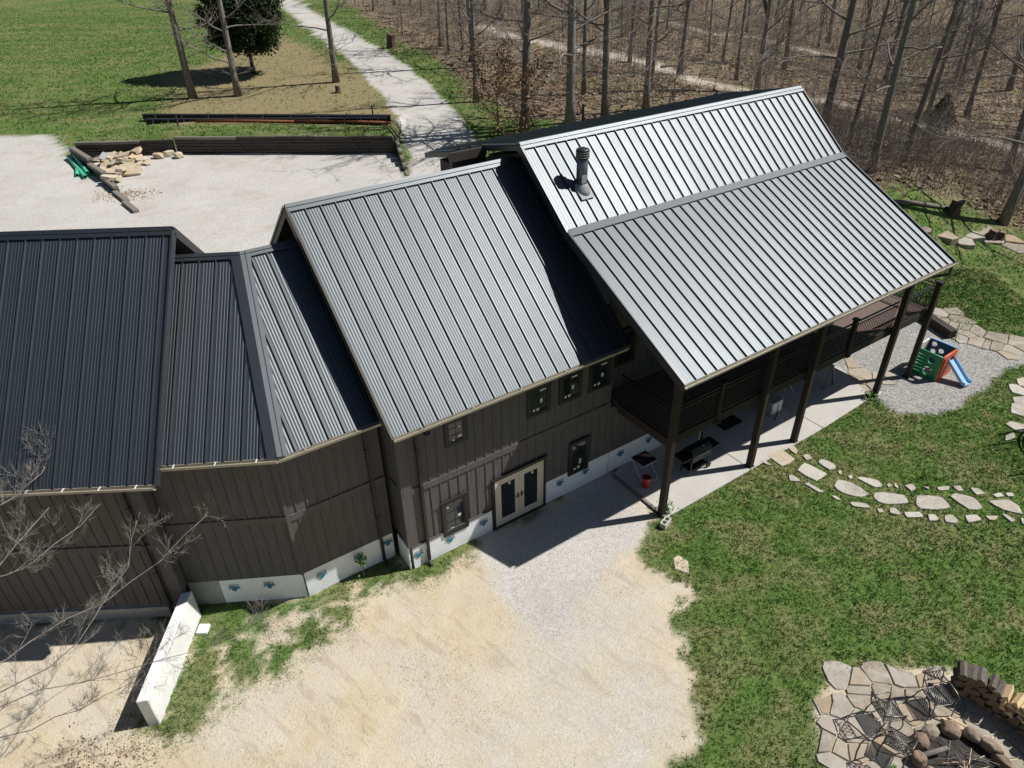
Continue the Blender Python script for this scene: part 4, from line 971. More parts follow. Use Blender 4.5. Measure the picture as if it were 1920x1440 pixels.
leafy('crown', 80000, cedar_pts, .24, 4, cd, M['cedar_leaf'], cp, lambda P, r: .25+.5*(r-.5)+.25*np.sin(P[:, 0]*3+P[:, 2]*2)*.6+.1)
# oaks that kept their dead leaves
for (p, s, sd, lb, nl) in (((-0.60,48.08), 1., 21, 'young oak with dry brown leaves in front of the drive side trees', 1500), ((1.18,48.02), .9, 22, 'young oak with dry brown leaves next to the roof corner', 1100)):
    b0 = on(p); o = thing('oak_sapling', b0, lb, 'tree', 'oaks with dry leaves behind the house')
    tr, br = grow(sd, 4.6*s, .05, .12, 13, 1.9, 1); mb = MB(); mb.add([Vector(v)+b0 for v in tr.v], tr.f); build('trunk', mb, M['bark_brown'], o, True)
    mb = MB(); mb.add([Vector(v)+b0 for v in br.v], br.f); build('branches', mb, M['bark_brown'], o, True, fix=False)
    bv = np.array([tuple(v) for v in br.v])
    leafy('foliage', nl, lambda r, n: bv[r.randint(0, len(bv), n)]+r.randn(n, 3)*.16, .17, sd, o, M['oak_leaf'], b0)
# small cedar bush on the trail, and a seedling by the wall
bp = on((33.38,56.10)); o = thing('cedar_bush', bp, 'dark green cedar bush on the trail in the wood', 'bush')
mb = MB(); mb.tube([bp-ZV*.1, bp+ZV*1.6], [.06, .02], 6); build('stem', mb, M['bark_brown'], o)
def bush_pts(r, n):
    z = r.rand(n)**.8*2.6+.1; th = r.rand(n)*6.283; q = np.interp(z, [0, .8, 2.7], [.7, 1.2, .1])*np.sqrt(r.rand(n)); return np.stack([q*np.cos(th), q*np.sin(th), z], -1)
leafy('foliage', 2600, bush_pts, .22, 5, o, M['cedar_leaf'], bp)
bp = on((-4.40,13.94)); o = thing('seedling_tree', bp, 'thin seedling with a few leaves against the white house wrap', 'sapling')
mb = MB(); mb.tube([bp-ZV*.05, bp+Vector((.02, 0, .45)), bp+Vector((-.02, -.02, .95))], [.014, .011, .006], 6); mb.tube([bp+Vector((.02, 0, .45)), bp+Vector((.1, -.05, .72))], [.008, .004], 5); build('stem', mb, M['twig'], o)
leafy('leaves', 60, lambda r, n: np.stack([r.randn(n)*.07, r.randn(n)*.06, .72+r.randn(n)*.14], -1), .11, 6, o, M['weed_leaf'], bp)

# ---- far wood beyond the ones that can be told apart
x, y = scatter(5200, -150, 260, 118, 420); k = (gsample(litter, x, y) > .5) | (y > 190); FARX, FARY = x[k], y[k]
# ---- undergrowth, leaf litter, fallen branches
TRAILD = np.minimum(path_d(TRAIL), path_d(TRAIL2))
def in_wood(n, x0, x1, y0, y1, cut=.5):
    x, y = scatter(n, x0, x1, y0, y1); k = (gsample(litter, x, y) > cut) & (gsample(TRAILD, x, y) > 2.2); return x[k], y[k]
x, y = in_wood(90000, -35, 95, 34, 125); keep = rs.rand(len(x)) < np.clip(1.3-(y-34)/75, .1, 1); x, y = x[keep], y[keep]; n = len(x)
z = gsample(GZ, x, y)+rs.uniform(.0, .05, n); a = rs.rand(n)*6.283; s = rs.uniform(.07, .17, n); tl = rs.randn(n, 2)*.3
V = np.empty((n, 4, 3))
for i, (p, q) in enumerate(((-1, -.6), (1, -.6), (1, .6), (-1, .6))):
    dx = (p*np.cos(a)-q*np.sin(a))*s; dy = (p*np.sin(a)+q*np.cos(a))*s; V[:, i] = np.stack([x+dx, y+dy, z+.03+dx*tl[:, 0]+dy*tl[:, 1]], -1)
soup('leaf_litter', V.reshape(-1, 3), np.arange(n*4).reshape(-1, 4), np.repeat(np.clip(rs.rand(n)*.8+.3*(fbm(x, y, 5)-.3), 0, 1), 4), M['litter_leaf'], 'dead leaves covering the floor of the wood')
def stems(x, y, h0, h1, w, nbr, name, label, tb):
    """thin upright shoots with side twigs, each a pair of crossed slivers"""
    Vs = []; Ts = []
    n = len(x); z = gsample(GZ, x, y)-.02; h = rs.uniform(h0, h1, n); lx = rs.randn(n)*.24*h; ly = rs.randn(n)*.24*h; t = np.clip(tb+rs.randn(n)*.22, 0, 1)
    base = np.stack([x, y, z], -1); top = base+np.stack([lx, ly, h], -1)
    def sliver(p, q, wd, tt):
        d = q-p; s1 = np.cross(d, rs.randn(len(p), 3)); s1 /= (np.linalg.norm(s1, axis=1)[:, None]+1e-9); s2 = np.cross(d, s1); s2 /= (np.linalg.norm(s2, axis=1)[:, None]+1e-9)
        for sv in (s1, s2):
            Vs.append(np.stack([p-sv*wd[:, None], p+sv*wd[:, None], q], 1).reshape(-1, 3)); Ts.append(np.repeat(tt, 3))
    sliver(base, top, w*h/2, t)
    for k in range(nbr):
        f = rs.uniform(.3, .95, n)[:, None]; p = base+(top-base)*f; a = rs.rand(n)*6.283; L = h*rs.uniform(.2, .6, n)
        q = p+np.stack([np.cos(a)*L*.7, np.sin(a)*L*.7, L*rs.uniform(-.15, .8, n)], -1); sliver(p, q, w*h*.22, np.clip(t+.08, 0, 1))
    V = np.concatenate(Vs); soup(name, V, np.arange(len(V)).reshape(-1, 3), np.concatenate(Ts), M['brush'], label)
x, y = in_wood(16000, -30, 90, 40, 125, .6); k = rs.rand(len(x)) < np.clip(fbm(x, y, 9)*1.6-.35, .05, 1); stems(x[k], y[k], .7, 3.2, .013, 9, 'undergrowth', 'leafless undergrowth shoots in the wood', .7)
x, y = in_wood(8000, 18, 46, 36, 56, .5); stems(x, y, .5, 2.4, .013, 6, 'edge_brush', 'leafless brush along the lawn edge right of the roof', .65)
x, y = in_wood(2600, -25, 85, 42, 118, .6); stems(x, y, 3, 8.5, .006, 16, 'saplings', 'thin leafless saplings growing among the trunks', .8)
def deadfall(n, x0, x1, y0, y1):
    x, y = in_wood(n, x0, x1, y0, y1, .7); n = len(x); a = rs.rand(n)*6.283; L = rs.uniform(.5, 3.2, n); p = np.stack([x, y, gsample(GZ, x, y)+.04], -1)
    q = p+np.stack([np.cos(a)*L, np.sin(a)*L, rs.uniform(0, .5, n)], -1); q[:, 2] = np.maximum(q[:, 2], gsample(GZ, q[:, 0], q[:, 1])+.03); w_ = rs.uniform(.012, .04, n)[:, None]
    s1 = np.stack([-np.sin(a), np.cos(a), 0*a], -1)*w_; s2 = np.tile([0, 0, 1.], (n, 1))*w_
    V = np.stack([p-s1, p+s1, q+s1*.4, q-s1*.4, p-s2, p+s2, q+s2*.4, q-s2*.4], 1).reshape(-1, 3)
    soup('deadfall', V, np.arange(len(V)).reshape(-1, 4), np.repeat(np.clip(rs.rand(n)*.9+.1, 0, 1), 8), M['brush'], 'fallen sticks scattered over the floor of the wood')
stems(FARX, FARY, 9, 19, .012, 9, 'distant_wood', 'far off leafless wood beyond the trail', .35)
deadfall(7000, -25, 90, 40, 120)
def fallen_log(p, q, r, lb):
    a, b = on(p, r*.6), on(q, r*.6); o = thing('fallen_log', a, lb, 'log', 'fallen logs in the wood'); mb = MB(); m = (a+b)/2+Vector((.1, .15, .05)); mb.tube([a, m, b], [r, r*.85, r*.6], 7); build('trunk', mb, M['bark'], o, True)
    mb = MB(); mb.tube([m, m+Vector((.5, .6, .7))], [r*.4, .02], 5); build('limb', mb, M['bark'], o, True)
fallen_log((24.94,56.03), (26.62,50.56), .16, 'fallen log lying left of the cedar bush on the trail'); fallen_log((20.34,37.66), (25.43,39.38), .15, 'grey fallen log along the lawn edge left of the stump')
fallen_log((14.61,71.59), (20.63,77.38), .14, 'fallen log in the wood above the roof ridge'); fallen_log((43.03,78.30), (57.00,84.59), .16, 'long fallen log in the upper right of the wood')
def stump(p, h, r, lb, lean=.0):
    b0 = on(p); o = thing('tree_stump', b0, lb, 'stump', 'tree stumps'); mb = MB(); n = 10; rr_ = random.Random(int(p[0]*50)); vs = []
    for zz, k in ((-.1, 1.5), (.12, 1.15), (h*.5, 1.), (h, .95)):
        for i in range(n):
            a = 6.283*i/n; q = r*k*(1+rr_.uniform(-.14, .14)); vs.append(b0+Vector((q*math.cos(a)+lean*zz, q*math.sin(a), zz+(rr_.uniform(-.1, .1)*h if zz == h else 0))))
    mb.add(vs, [(j*n+i, j*n+(i+1) % n, (j+1)*n+(i+1) % n, (j+1)*n+i) for j in range(3) for i in range(n)]); build('bark', mb, M['bark_brown'], o)
    build('cut_top', MB().add([v+ZV*.01 for v in vs[-n:]], [tuple(range(n))]), M['log_end'], o)
stump((-11.62,78.84), 1.3, .42, 'tall old stump on the grass across the drive'); stump((-13.63,60.56), .55, .2, 'small stump near the tree by the drive'); stump((25.60,39.13), .75, .33, 'dark stump on the lawn edge near the wood', .3)
stump((27.44,37.69), .5, .27, 'left one of two dark stumps on the flagstones at the right edge', .2); stump((27.91,37.62), .5, .25, 'right one of two dark stumps on the flagstones at the right edge', -.1); stump((-3.05,70.36), .6, .4, 'broad mossy stump among the trunks beside the drive')

# ---- the bare tree whose branches reach in from the lower left
fb = Vector((-12.6, 7.6, 0)); ft = thing('foreground_tree', fb, 'bare pale tree reaching its twigs in from the lower left corner', 'tree')
mb = MB(); mb.tube([fb-ZV*.2, fb+Vector((.1, .05, 1.6)), fb+Vector((.0, .2, 3.4)), fb+Vector((.3, .5, 5.2))], [.17, .14, .11, .07], 9); build('trunk', mb, M['twig'], ft, True)
LIMBS = [[(-10.97,8.77,3.30), (-10.18,9.37,3.40), (-9.13,10.30,3.50), (-8.20,11.33,3.70), (-7.41,12.53,4.00)],
         [(-11.33,9.76,4.40), (-10.99,11.04,4.60), (-10.63,12.25,4.90), (-10.24,13.84,5.20), (-11.54,17.67,5.90)],
         [(-12.25,12.06,5.60), (-11.97,12.86,5.70), (-12.00,14.06,5.90), (-12.34,15.33,6.00), (-12.53,16.56,6.10)],
         [(-11.08,8.27,2.60), (-9.82,8.69,2.80), (-8.25,8.96,2.90), (-6.68,9.39,3.10), (-5.65,9.89,3.30)],
         [(-11.09,7.83,2.20), (-9.93,8.15,2.30), (-9.08,8.47,2.40), (-8.16,8.87,2.70), (-7.74,9.62,2.90)],
         [(-11.27,10.09,4.50), (-10.38,10.51,4.50), (-9.77,11.48,4.70), (-9.38,12.56,5.00), (-9.25,13.40,5.20)],
         [(-11.69,11.34,5.30), (-11.16,11.83,5.30), (-10.81,12.31,5.50), (-10.83,12.95,5.60), (-11.10,13.86,5.70)],
         [(-11.10,8.27,2.80), (-9.58,8.93,3.20), (-8.97,9.80,3.60), (-8.73,11.00,3.90), (-8.97,12.40,4.20)],
         [(-12.36,12.37,5.80), (-12.21,13.63,5.90), (-12.62,14.86,6.00), (-13.37,15.99,6.10), (-13.59,16.94,6.20)]]
rf_ = random.Random(11)
def twigs(mb, q, rd, lvl, L0):
    N = len(q)
    for k in range(20 if lvl == 0 else 6):
        f = rf_.uniform(.0 if lvl == 0 else .2, 1)*(N-1); i = min(int(f), N-2); p = q[i].lerp(q[i+1], f-i)
        d = ((q[i+1]-q[i]).normalized()*.9+Vector((rf_.uniform(-1, 1), rf_.uniform(-1, 1), rf_.uniform(-.5, 1)))*.8).normalized()
        L = L0*rf_.uniform(.5, 1.1); m = 4; pp = [p]; r0 = max(.003, lerp(rd[i], rd[i+1], f-i)*.55); rr_ = [r0]
        for j in range(m):
            d = (d+Vector((rf_.uniform(-1, 1), rf_.uniform(-1, 1), rf_.uniform(-.3, .8)))*.22).normalized(); pp.append(pp[-1]+d*L/m); rr_.append(max(.0018, r0*(1-.75*(j+1)/m)))
        mb.tube(pp, rr_, 4, False)
        if lvl < 2: twigs(mb, pp, rr_, lvl+1, L0*.5)
for li, q in enumerate(LIMBS):
    q = [Vector(p) for p in q]; a = fb+Vector((.1, .2, max(1.5, min(4.8, q[0].z-1.0)))); q = [a]+q; mb = MB()
    qs = []
    for i in range(len(q)-1):
        for t in (0, .5): qs.append(q[i].lerp(q[i+1], t)+Vector((rf_.uniform(-1, 1), rf_.uniform(-1, 1), rf_.uniform(-1, 1)))*.05*(i > 0))
    qs.append(q[-1]); rd = [lerp(.019, .004, (i/(len(qs)-1))**.7) for i in range(len(qs))]
    mb.tube(qs, rd, 6, False); twigs(mb, qs[1:], rd[1:], 0, .75); build('branch', mb, M['twig'], ft, True, fix=False)
# reddish buds and old leaves hanging on the lowest branch
leafy('dead_leaves', 650, lambda r, n: np.stack([2.6+r.rand(n)*2.2, .45+r.randn(n)*.35, .3+r.rand(n)*1.2], -1), .06, 9, ft, M['oak_leaf'], fb)

# ================================================================ behind the house
# ---- timber retaining wall round the parking
tw = thing('timber_wall', on((WALL[0][0]+.5, WALL[0][1]-.3)), 'dark weathered timber retaining wall behind the white parking gravel', 'retaining wall')
rw_ = random.Random(4)
def course(p, q, z0, k, n_t, top=False, h=.19):
    """one course of timbers laid end to end from p to q"""
    p = Vector(p); q = Vector(q); L = (q-p).length; d = (q-p)/L; nv = Vector((-d.y, d.x, 0)); a = 0.; first = True
    while a < L-.05:
        ln = min(L-a, rw_.uniform(1.2, 2.6) if first else 2.5); first = False
        c = p+d*(a+ln/2)+nv*rw_.uniform(-.03, .03); c.z = z0+h/2+rw_.uniform(-.004, .004)
        mb = MB(); mb.box(c, d*(ln/2-.012), nv*.1, ZV*(h/2-.007)); o = build('timber', mb, M['timber_top'] if (top and rw_.random() < .75) else M['timber'], tw); bevel(o, .012); a += ln
wa, wb, wc_ = Vector((WALL[0][0]+.9, WALL[0][1]-.35, 0)), Vector((WALL[1][0], WALL[1][1], 0)), Vector((WALL[2][0], WALL[2][1], 0))
zb_ = terrain(wb.x, wb.y)-.1
for k in range(6): course(wb, wc_, zb_+.195*k, k, 6, k == 5)
for k in range(6):
    st = wa.lerp(wb, max(0, (k-2))*.0); course(st, wb-(wb-wa).normalized()*.12, zb_-.15+.195*k, k, 4, k == 5)
mb = MB(); mb.bar(wc_+Vector((.0, .1, zb_)), wc_+Vector((.0, .1, zb_+1.2)), .2, .2, (0, 1, 0)); build('end_post', mb, M['timber'], tw)
# stepped return on the right end and on the left end
re_ = [(-7.31,47.74), (-6.65,44.26), (-6.05,41.24)]
for i in range(5):
    p = wc_.lerp(Vector((*re_[2], 0)), i/5)+Vector((.15, 0, 0)); q = wc_.lerp(Vector((*re_[2], 0)), (i+1)/5)+Vector((.15, 0, 0)); z = terrain(p.x, p.y)
    for k in range(5-i):
        mb = MB(); p2 = Vector((p.x, p.y, z-.02+.19*k)); q2 = Vector((q.x, q.y, z-.02+.19*k)); mb.bar(p2, q2-(q2-p2)*.03, .2, .183); bevel(build('timber', mb, M['timber_top'] if k == 4-i else M['timber'], tw), .012)
lp = [(-27.77,45.85), (-25.35,43.07), (-23.69,41.16), (-22.15,39.16), (-20.84,37.44), (-19.62,35.82)]
for i in range(5):
    p = Vector((*lp[i], 0)); q = Vector((*lp[i+1], 0)); z = terrain(p.x, p.y)
    for k in range(max(1, 4-i)):
        mb = MB(); p2 = Vector((p.x, p.y, z+.08+.19*k)); q2 = Vector((q.x, q.y, z+.08+.19*k)); e = (q2-p2)*.04
        mb.bar(p2+e, q2-e+Vector((.15, 0, 0)), .3, .185); o = bevel(build('timber', mb, M['timber_top'] if k == max(1, 4-i)-1 else M['timber'], tw), .015)
# ---- stones
def rock_mesh(seed, sx, sy, sz, n=9, flat=False):
    r = random.Random(seed); bm = bmesh.new(); bmesh.ops.create_icosphere(bm, subdivisions=1 if not flat else 2, radius=1); ph = [r.uniform(0, 6) for _ in range(6)]
    for v in bm.verts:
        k = 1+(r.uniform(-.22, .18) if not flat else .13*math.sin(v.co.x*2.3+ph[0])+.12*math.sin(v.co.y*2.9+ph[1])+.1*math.sin(v.co.z*4+ph[2])+r.uniform(-.13, .1)); v.co = Vector((v.co.x*sx*k, v.co.y*sy*k, max(-.85, min(.85, v.co.z*1.25))*sz*(1+r.uniform(-.1, .1))))
    me = bpy.data.meshes.new('rock'); bm.to_mesh(me); bm.free(); return me
def slab_mesh(seed, sx, sy, th):
    r = random.Random(seed); n = r.randint(5, 8); pts = []
    for i in range(n):
        a = 6.283*(i+r.uniform(-.3, .3))/n; k = r.uniform(.75, 1.1); pts.append(Vector((math.cos(a)*sx*k, math.sin(a)*sy*k, 0)))
    mb = MB(); mb.prism(pts, (r.uniform(-.02, .02), r.uniform(-.02, .02), th)); return mesh_of('slab', mb.v, mb.f)
sp = thing('stone_pile', on((-24.14,44.00)), 'pile of tan sandstone slabs heaped inside the timber corner', 'stone pile')
r5 = random.Random(8); base = world_loc(sp)
SV = [slab_mesh(i, .42, .3, .1+.03*(i % 3)) for i in range(7)]
for m_ in SV: m_.materials.append(M['sandstone'])
pile = [(-26.08,45.02), (-25.74,45.32), (-24.91,44.45), (-25.40,44.07), (-24.61,43.43), (-24.84,44.96), (-24.14,44.00), (-24.08,44.61), (-23.90,45.22), (-23.42,44.88), (-22.86,44.34), (-23.36,43.56), (-23.59,42.98), (-23.91,42.60), (-23.29,41.80), (-22.92,41.97), (-22.92,43.93), (-22.86,44.74), (-23.00,40.75), (-22.47,40.26), (-24.75,43.04), (-25.45,45.72), (-24.17,45.44), (-23.41,45.40), (-22.44,44.21), (-24.97,44.15), (-24.07,43.40), (-24.49,45.25), (-23.28,44.16), (-22.85,41.12)]
for i, p in enumerate(pile):
    o = bpy.data.objects.new('stone', SV[i % 7]); COL.objects.link(o); o.parent = sp
    q = Vector((p[0], p[1], terrain(p[0], p[1])+.05+.12*(i % 4)))
    o.location = q-base; o.rotation_euler = (r5.uniform(-.35, .35), r5.uniform(-.35, .35), r5.uniform(0, 6)); k = r5.uniform(.8, 1.35); o.scale = (k, k, k)
o = bpy.data.objects.new('large_slab', slab_mesh(40, .75, .6, .14)); o.data.materials.append(M['sandstone']); COL.objects.link(o); o.parent = sp
p = (-22.68,42.44); o.location = Vector((p[0], p[1], terrain(*p)+.25))-base; o.rotation_euler = (.5, .1, .3)
mb = MB(); p = on((-24.89,44.04)); mb.prism([p+Vector((-.35, 0, .5)), p+Vector((.1, -.2, .42)), p+Vector((.3, .1, .75)), p+Vector((-.1, .25, .8))], (.02, -.02, .04)); o = build('plastic_sheet', mb, M['white_paint']); tag(o, 'crumpled white plastic sheet on the pile of sandstone', 'plastic sheet')
for i, (p, lb) in enumerate((((-22.20,45.85), 'flat tan sandstone, leftmost of three along the timber wall'), ((-21.70,46.25), 'brown sandstone, middle one of three along the timber wall'), ((-20.94,45.89), 'tan sandstone, rightmost of three along the timber wall'))):
    me = rock_mesh(60+i, .45, .3, .24); me.materials.append(M['sandstone']); o = bpy.data.objects.new('sandstone_block', me); COL.objects.link(o); o.location = on((p[0], p[1]-.35), .16); o.rotation_euler = (0, 0, i); tag(o, lb, 'stone', 'stones along the timber wall')
x, y = np.array([(-21.25,38.76)]*420).T; x = x+rs.randn(420)*.8; y = y+rs.randn(420)*.55
pebbles(x, y, .03, .08, M['litter_leaf'], 'leaf_scatter', 'dead brown leaves on the gravel below the stone pile', rs.rand(420))
# ---- green pipes
for (p, q, dz, r, lb) in (((-28.27,46.51), (-25.09,42.18), .22, .115, 'green plastic pipe lying against the timber end, nearer the timbers'), ((-28.10,45.76), (-25.05,41.71), .13, .115, 'green plastic pipe on the gravel, outer one of the long pair'), ((-26.37,43.42), (-25.73,42.12), .1, .11, 'short green plastic pipe offcut on the gravel')):
    a, b = on(p, dz), on(q, dz); mb = MB(); d = (b-a).normalized(); n = 12; sd = d.orthogonal().normalized(); s2 = d.cross(sd); vs = []
    for P in (a, b):
        for rr_ in (r, r*.85): vs += [P+(sd*math.cos(6.283*i/n)+s2*math.sin(6.283*i/n))*rr_ for i in range(n)]
    fs = []
    for i in range(n):
        j = (i+1) % n; fs += [(i, j, 2*n+j, 2*n+i), (n+i, 3*n+i, 3*n+j, n+j), (i, n+i, n+j, j), (2*n+i, 2*n+j, 3*n+j, 3*n+i)]
    mb.add(vs, fs); o = build('drain_pipe', mb, M['green_pvc']); tag(o, lb, 'pipe', 'green drain pipes')
# ---- steel beams and rusty pipes on the lawn above the wall
def beam(p, q, name, lb, wd, ht, mat, marks, grp):
    a, b = on(p, ht/2+.03), on(q, ht/2+.03); o = thing(name, (a+b)/2, lb, 'beam', grp); d = (b-a).normalized(); sdv = d.cross(ZV).normalized()
    mb = MB(); mb.bar(a, b, .03, ht*.9); build('web', mb, mat, o)
    for s in (-1, 1):
        mb = MB(); mb.bar(a+ZV*s*ht/2, b+ZV*s*ht/2, wd, .025); build('flange', mb, mat, o)
    for k in range(marks):
        c = a.lerp(b, (k+.5)/marks); mb = MB(); mb.box(c+sdv*.03+ZV*.0, d*.025, sdv*.012, ZV*ht*.44); build('plate', mb, M['white_paint'], o)
beam((-26.64,53.93), (-8.04,50.70), 'steel_beam', 'long black steel beam on the lawn above the timber wall, rear one', .4, .42, M['steel_black'], 9, 'steel beams above the timber wall')
beam((-25.87,52.61), (-8.16,49.63), 'steel_beam', 'long black steel beam with pale plates above the timber wall, front one', .4, .42, M['steel_black'], 15, 'steel beams above the timber wall')
for (pts, r, lb) in (([(-21.55,50.77), (-18.26,50.69), (-14.59,50.12)], .1, 'long rusty pipe lying on top of the timber wall'), ([(-14.62,50.24), (-11.45,50.06), (-7.84,49.14)], .1, 'rusty pipe at the right end of the timber wall'), ([(-14.60,50.96), (-14.38,51.32), (-13.69,50.19)], .07, 'bent rusty pipe, left one of the two bends'), ([(-12.57,50.12), (-12.52,51.21), (-11.56,50.67), (-8.42,49.41)], .07, 'bent rusty pipe, right one of the two bends')):
    mb = MB(); P = [on(p, .18) for p in pts]
    mb.tube(P, r, 8); o = build('rusty_pipe', mb, M['rust'], None, True); tag(o, lb, 'pipe', 'rusty pipes above the timber wall')
for (p, h, lb) in (((-22.58,50.23), .8, 'short dark stake behind the corner of the timber wall'), ((-9.37,51.39), 1.0, 'brown stake beside the end of the steel beams')):
    a = on(p); mb = MB(); mb.bar(a-ZV*.1, a+ZV*h, .1, .08); o = build('stake', mb, M['timber']); tag(o, lb, 'stake')

# ================================================================ stone paths
def flag(pts, th, parent, mat, dz=0.):
    """one flagstone from its outline on the ground"""
    b = [on(p, -.04) for p in pts]; zt = sum(p.z for p in b)/len(b)+.04+th+dz; c = sum(b, Vector())/len(b); mb = MB(); n = len(b)
    # a few more corners so that the edge is broken, top a little smaller than the foot
    e = []
    for i in range(n):
        p, q = b[i], b[(i+1) % n]; e.append(p); m_ = p.lerp(q, .5); k = random.uniform(.02, .14) if parent is not None and parent.name.startswith(('step', 'edge')) else random.uniform(-.05, .04); e.append(m_+(m_-c)*k)
    n = len(e); top = [Vector((c.x+(p.x-c.x)*.95, c.y+(p.y-c.y)*.95, zt+random.uniform(-.004, .004))) for p in e]; mid_ = [Vector((p.x, p.y, zt-.02)) for p in e]
    mb.add(e+mid_+top, [(i, (i+1) % n, n+(i+1) % n, n+i) for i in range(n)]+[(n+i, n+(i+1) % n, 2*n+(i+1) % n, 2*n+i) for i in range(n)]+[tuple(range(2*n, 3*n))])
    return build('stone', mb, mat, parent)
random.seed(12)
sp1 = bpy.data.objects.new('stepping_stone_path', None); COL.objects.link(sp1); tag(sp1, 'curved path of pale stepping stones in the lawn', None, None, 'structure'); sp1.location = on((11.29,17.47))
Z6 = lambda pts: [(p[0], p[1]) for p in pts]
STONES = [
 [(8.89,19.06), (9.47,19.40), (9.81,18.83), (9.23,18.45)], [(9.69,18.27), (10.08,18.65), (10.64,18.05), (10.13,17.69)], [(10.62,17.44), (10.87,17.75), (11.31,17.52), (11.61,17.02), (11.29,16.88), (10.78,17.07)],
 [(11.74,17.00), (12.01,17.09), (12.71,16.92), (12.66,16.55), (12.01,16.52), (11.72,16.65)], [(12.90,16.54), (13.11,16.91), (13.88,16.81), (13.91,16.34), (13.41,16.24), (12.93,16.30)], [(14.15,16.83), (14.40,16.98), (14.89,16.76), (14.92,16.29), (14.43,16.23)],
 [(15.25,16.58), (15.94,16.64), (16.10,16.34), (15.99,15.96), (15.50,16.18)],
 [(9.78,19.42), (10.02,19.56), (10.05,19.26), (9.93,19.09)], [(10.14,19.00), (10.37,19.11), (10.43,18.87), (10.19,18.76)], [(10.55,18.64), (10.73,18.81), (11.04,18.57), (11.05,18.34), (10.79,18.24)], [(11.53,17.78), (11.71,17.83), (12.17,17.66), (12.21,17.40), (11.94,17.32)],
 [(11.05,18.18), (11.17,18.20), (11.10,17.99), (11.03,18.01)], [(11.27,17.90), (11.42,17.95), (11.40,17.79), (11.27,17.76)], [(12.38,17.44), (12.51,17.49), (12.49,17.34), (12.37,17.31)], [(12.66,17.51), (12.71,17.33), (12.64,17.25), (12.60,17.36)], [(12.95,17.38), (13.23,17.45), (13.25,17.24), (13.03,17.11)], [(13.53,17.31), (13.71,17.28), (13.63,17.18)],
 [(13.96,17.27), (14.40,17.31), (14.27,17.13), (13.95,17.12)], [(14.50,17.31), (14.74,17.33), (14.73,17.07), (14.54,17.08)], [(15.02,17.22), (15.28,17.16), (15.36,16.93), (15.04,16.88)], [(15.56,16.87), (15.87,16.96), (15.89,16.79), (15.62,16.74)], [(16.01,16.93), (16.25,16.95), (16.21,16.78), (16.02,16.78)],
 [(9.32,18.01), (9.48,17.97), (9.61,17.68), (9.26,17.71)], [(9.67,17.59), (9.83,17.62), (10.19,17.14), (10.01,17.14)], [(10.36,16.96), (10.48,16.95), (10.60,16.77), (10.45,16.78)], [(10.81,16.60), (10.95,16.64), (11.34,16.56), (11.36,16.36), (10.87,16.45)], [(11.56,16.31), (11.70,16.33), (11.72,16.18), (11.55,16.14)],
 [(11.96,16.32), (12.11,16.37), (12.22,16.12), (12.11,16.03), (11.89,16.13)], [(12.33,16.14), (12.84,16.15), (12.83,15.92), (12.32,15.91)], [(13.04,16.03), (13.25,16.03), (13.27,15.79), (12.95,15.75)], [(13.53,15.97), (13.79,15.99), (13.85,15.75), (13.69,15.62), (13.42,15.69)], [(14.17,15.96), (14.55,15.99), (14.58,15.76), (14.11,15.65)], [(14.79,15.92), (15.20,15.91), (15.01,15.75), (14.83,15.75)], [(15.34,16.00), (15.46,15.97), (15.60,15.71), (15.43,15.64)], [(15.82,15.80), (15.99,15.75), (15.85,15.52), (15.73,15.54)],
 [(8.59,18.75), (8.74,18.75), (8.89,18.52), (8.75,18.55)]]
for s_ in STONES: flag(s_, .045, sp1, M['stone'])
sp2 = bpy.data.objects.new('edge_stones', None); COL.objects.link(sp2); tag(sp2, 'large flagstones in the grass at the right edge', None, None, 'structure'); sp2.location = on((19.22,21.80))
for s_ in ([(20.38,23.55), (20.89,23.69), (20.53,22.93), (20.21,23.09)], [(19.83,23.18), (20.15,23.17), (20.37,22.67), (20.15,22.31), (19.65,22.62)], [(19.47,22.30), (20.17,22.35), (19.78,21.72), (19.32,21.98)], [(19.18,21.87), (19.65,22.00), (19.78,21.65), (19.32,20.98), (18.81,21.30)], [(18.19,20.61), (18.50,20.77), (19.00,20.46), (18.77,20.08), (18.33,20.16)], [(17.80,19.92), (18.19,20.10), (18.07,19.79), (17.60,19.62)]): flag(s_, .045, sp2, M['stone'])
o = flag([(4.69,14.46), (4.87,14.58), (5.11,14.33), (5.04,13.86), (4.67,14.05)], .02, None, M['sandstone']); o.name = 'lone_flagstone'; tag(o, 'single tan flagstone in the lawn edge beside the dirt', 'stone')
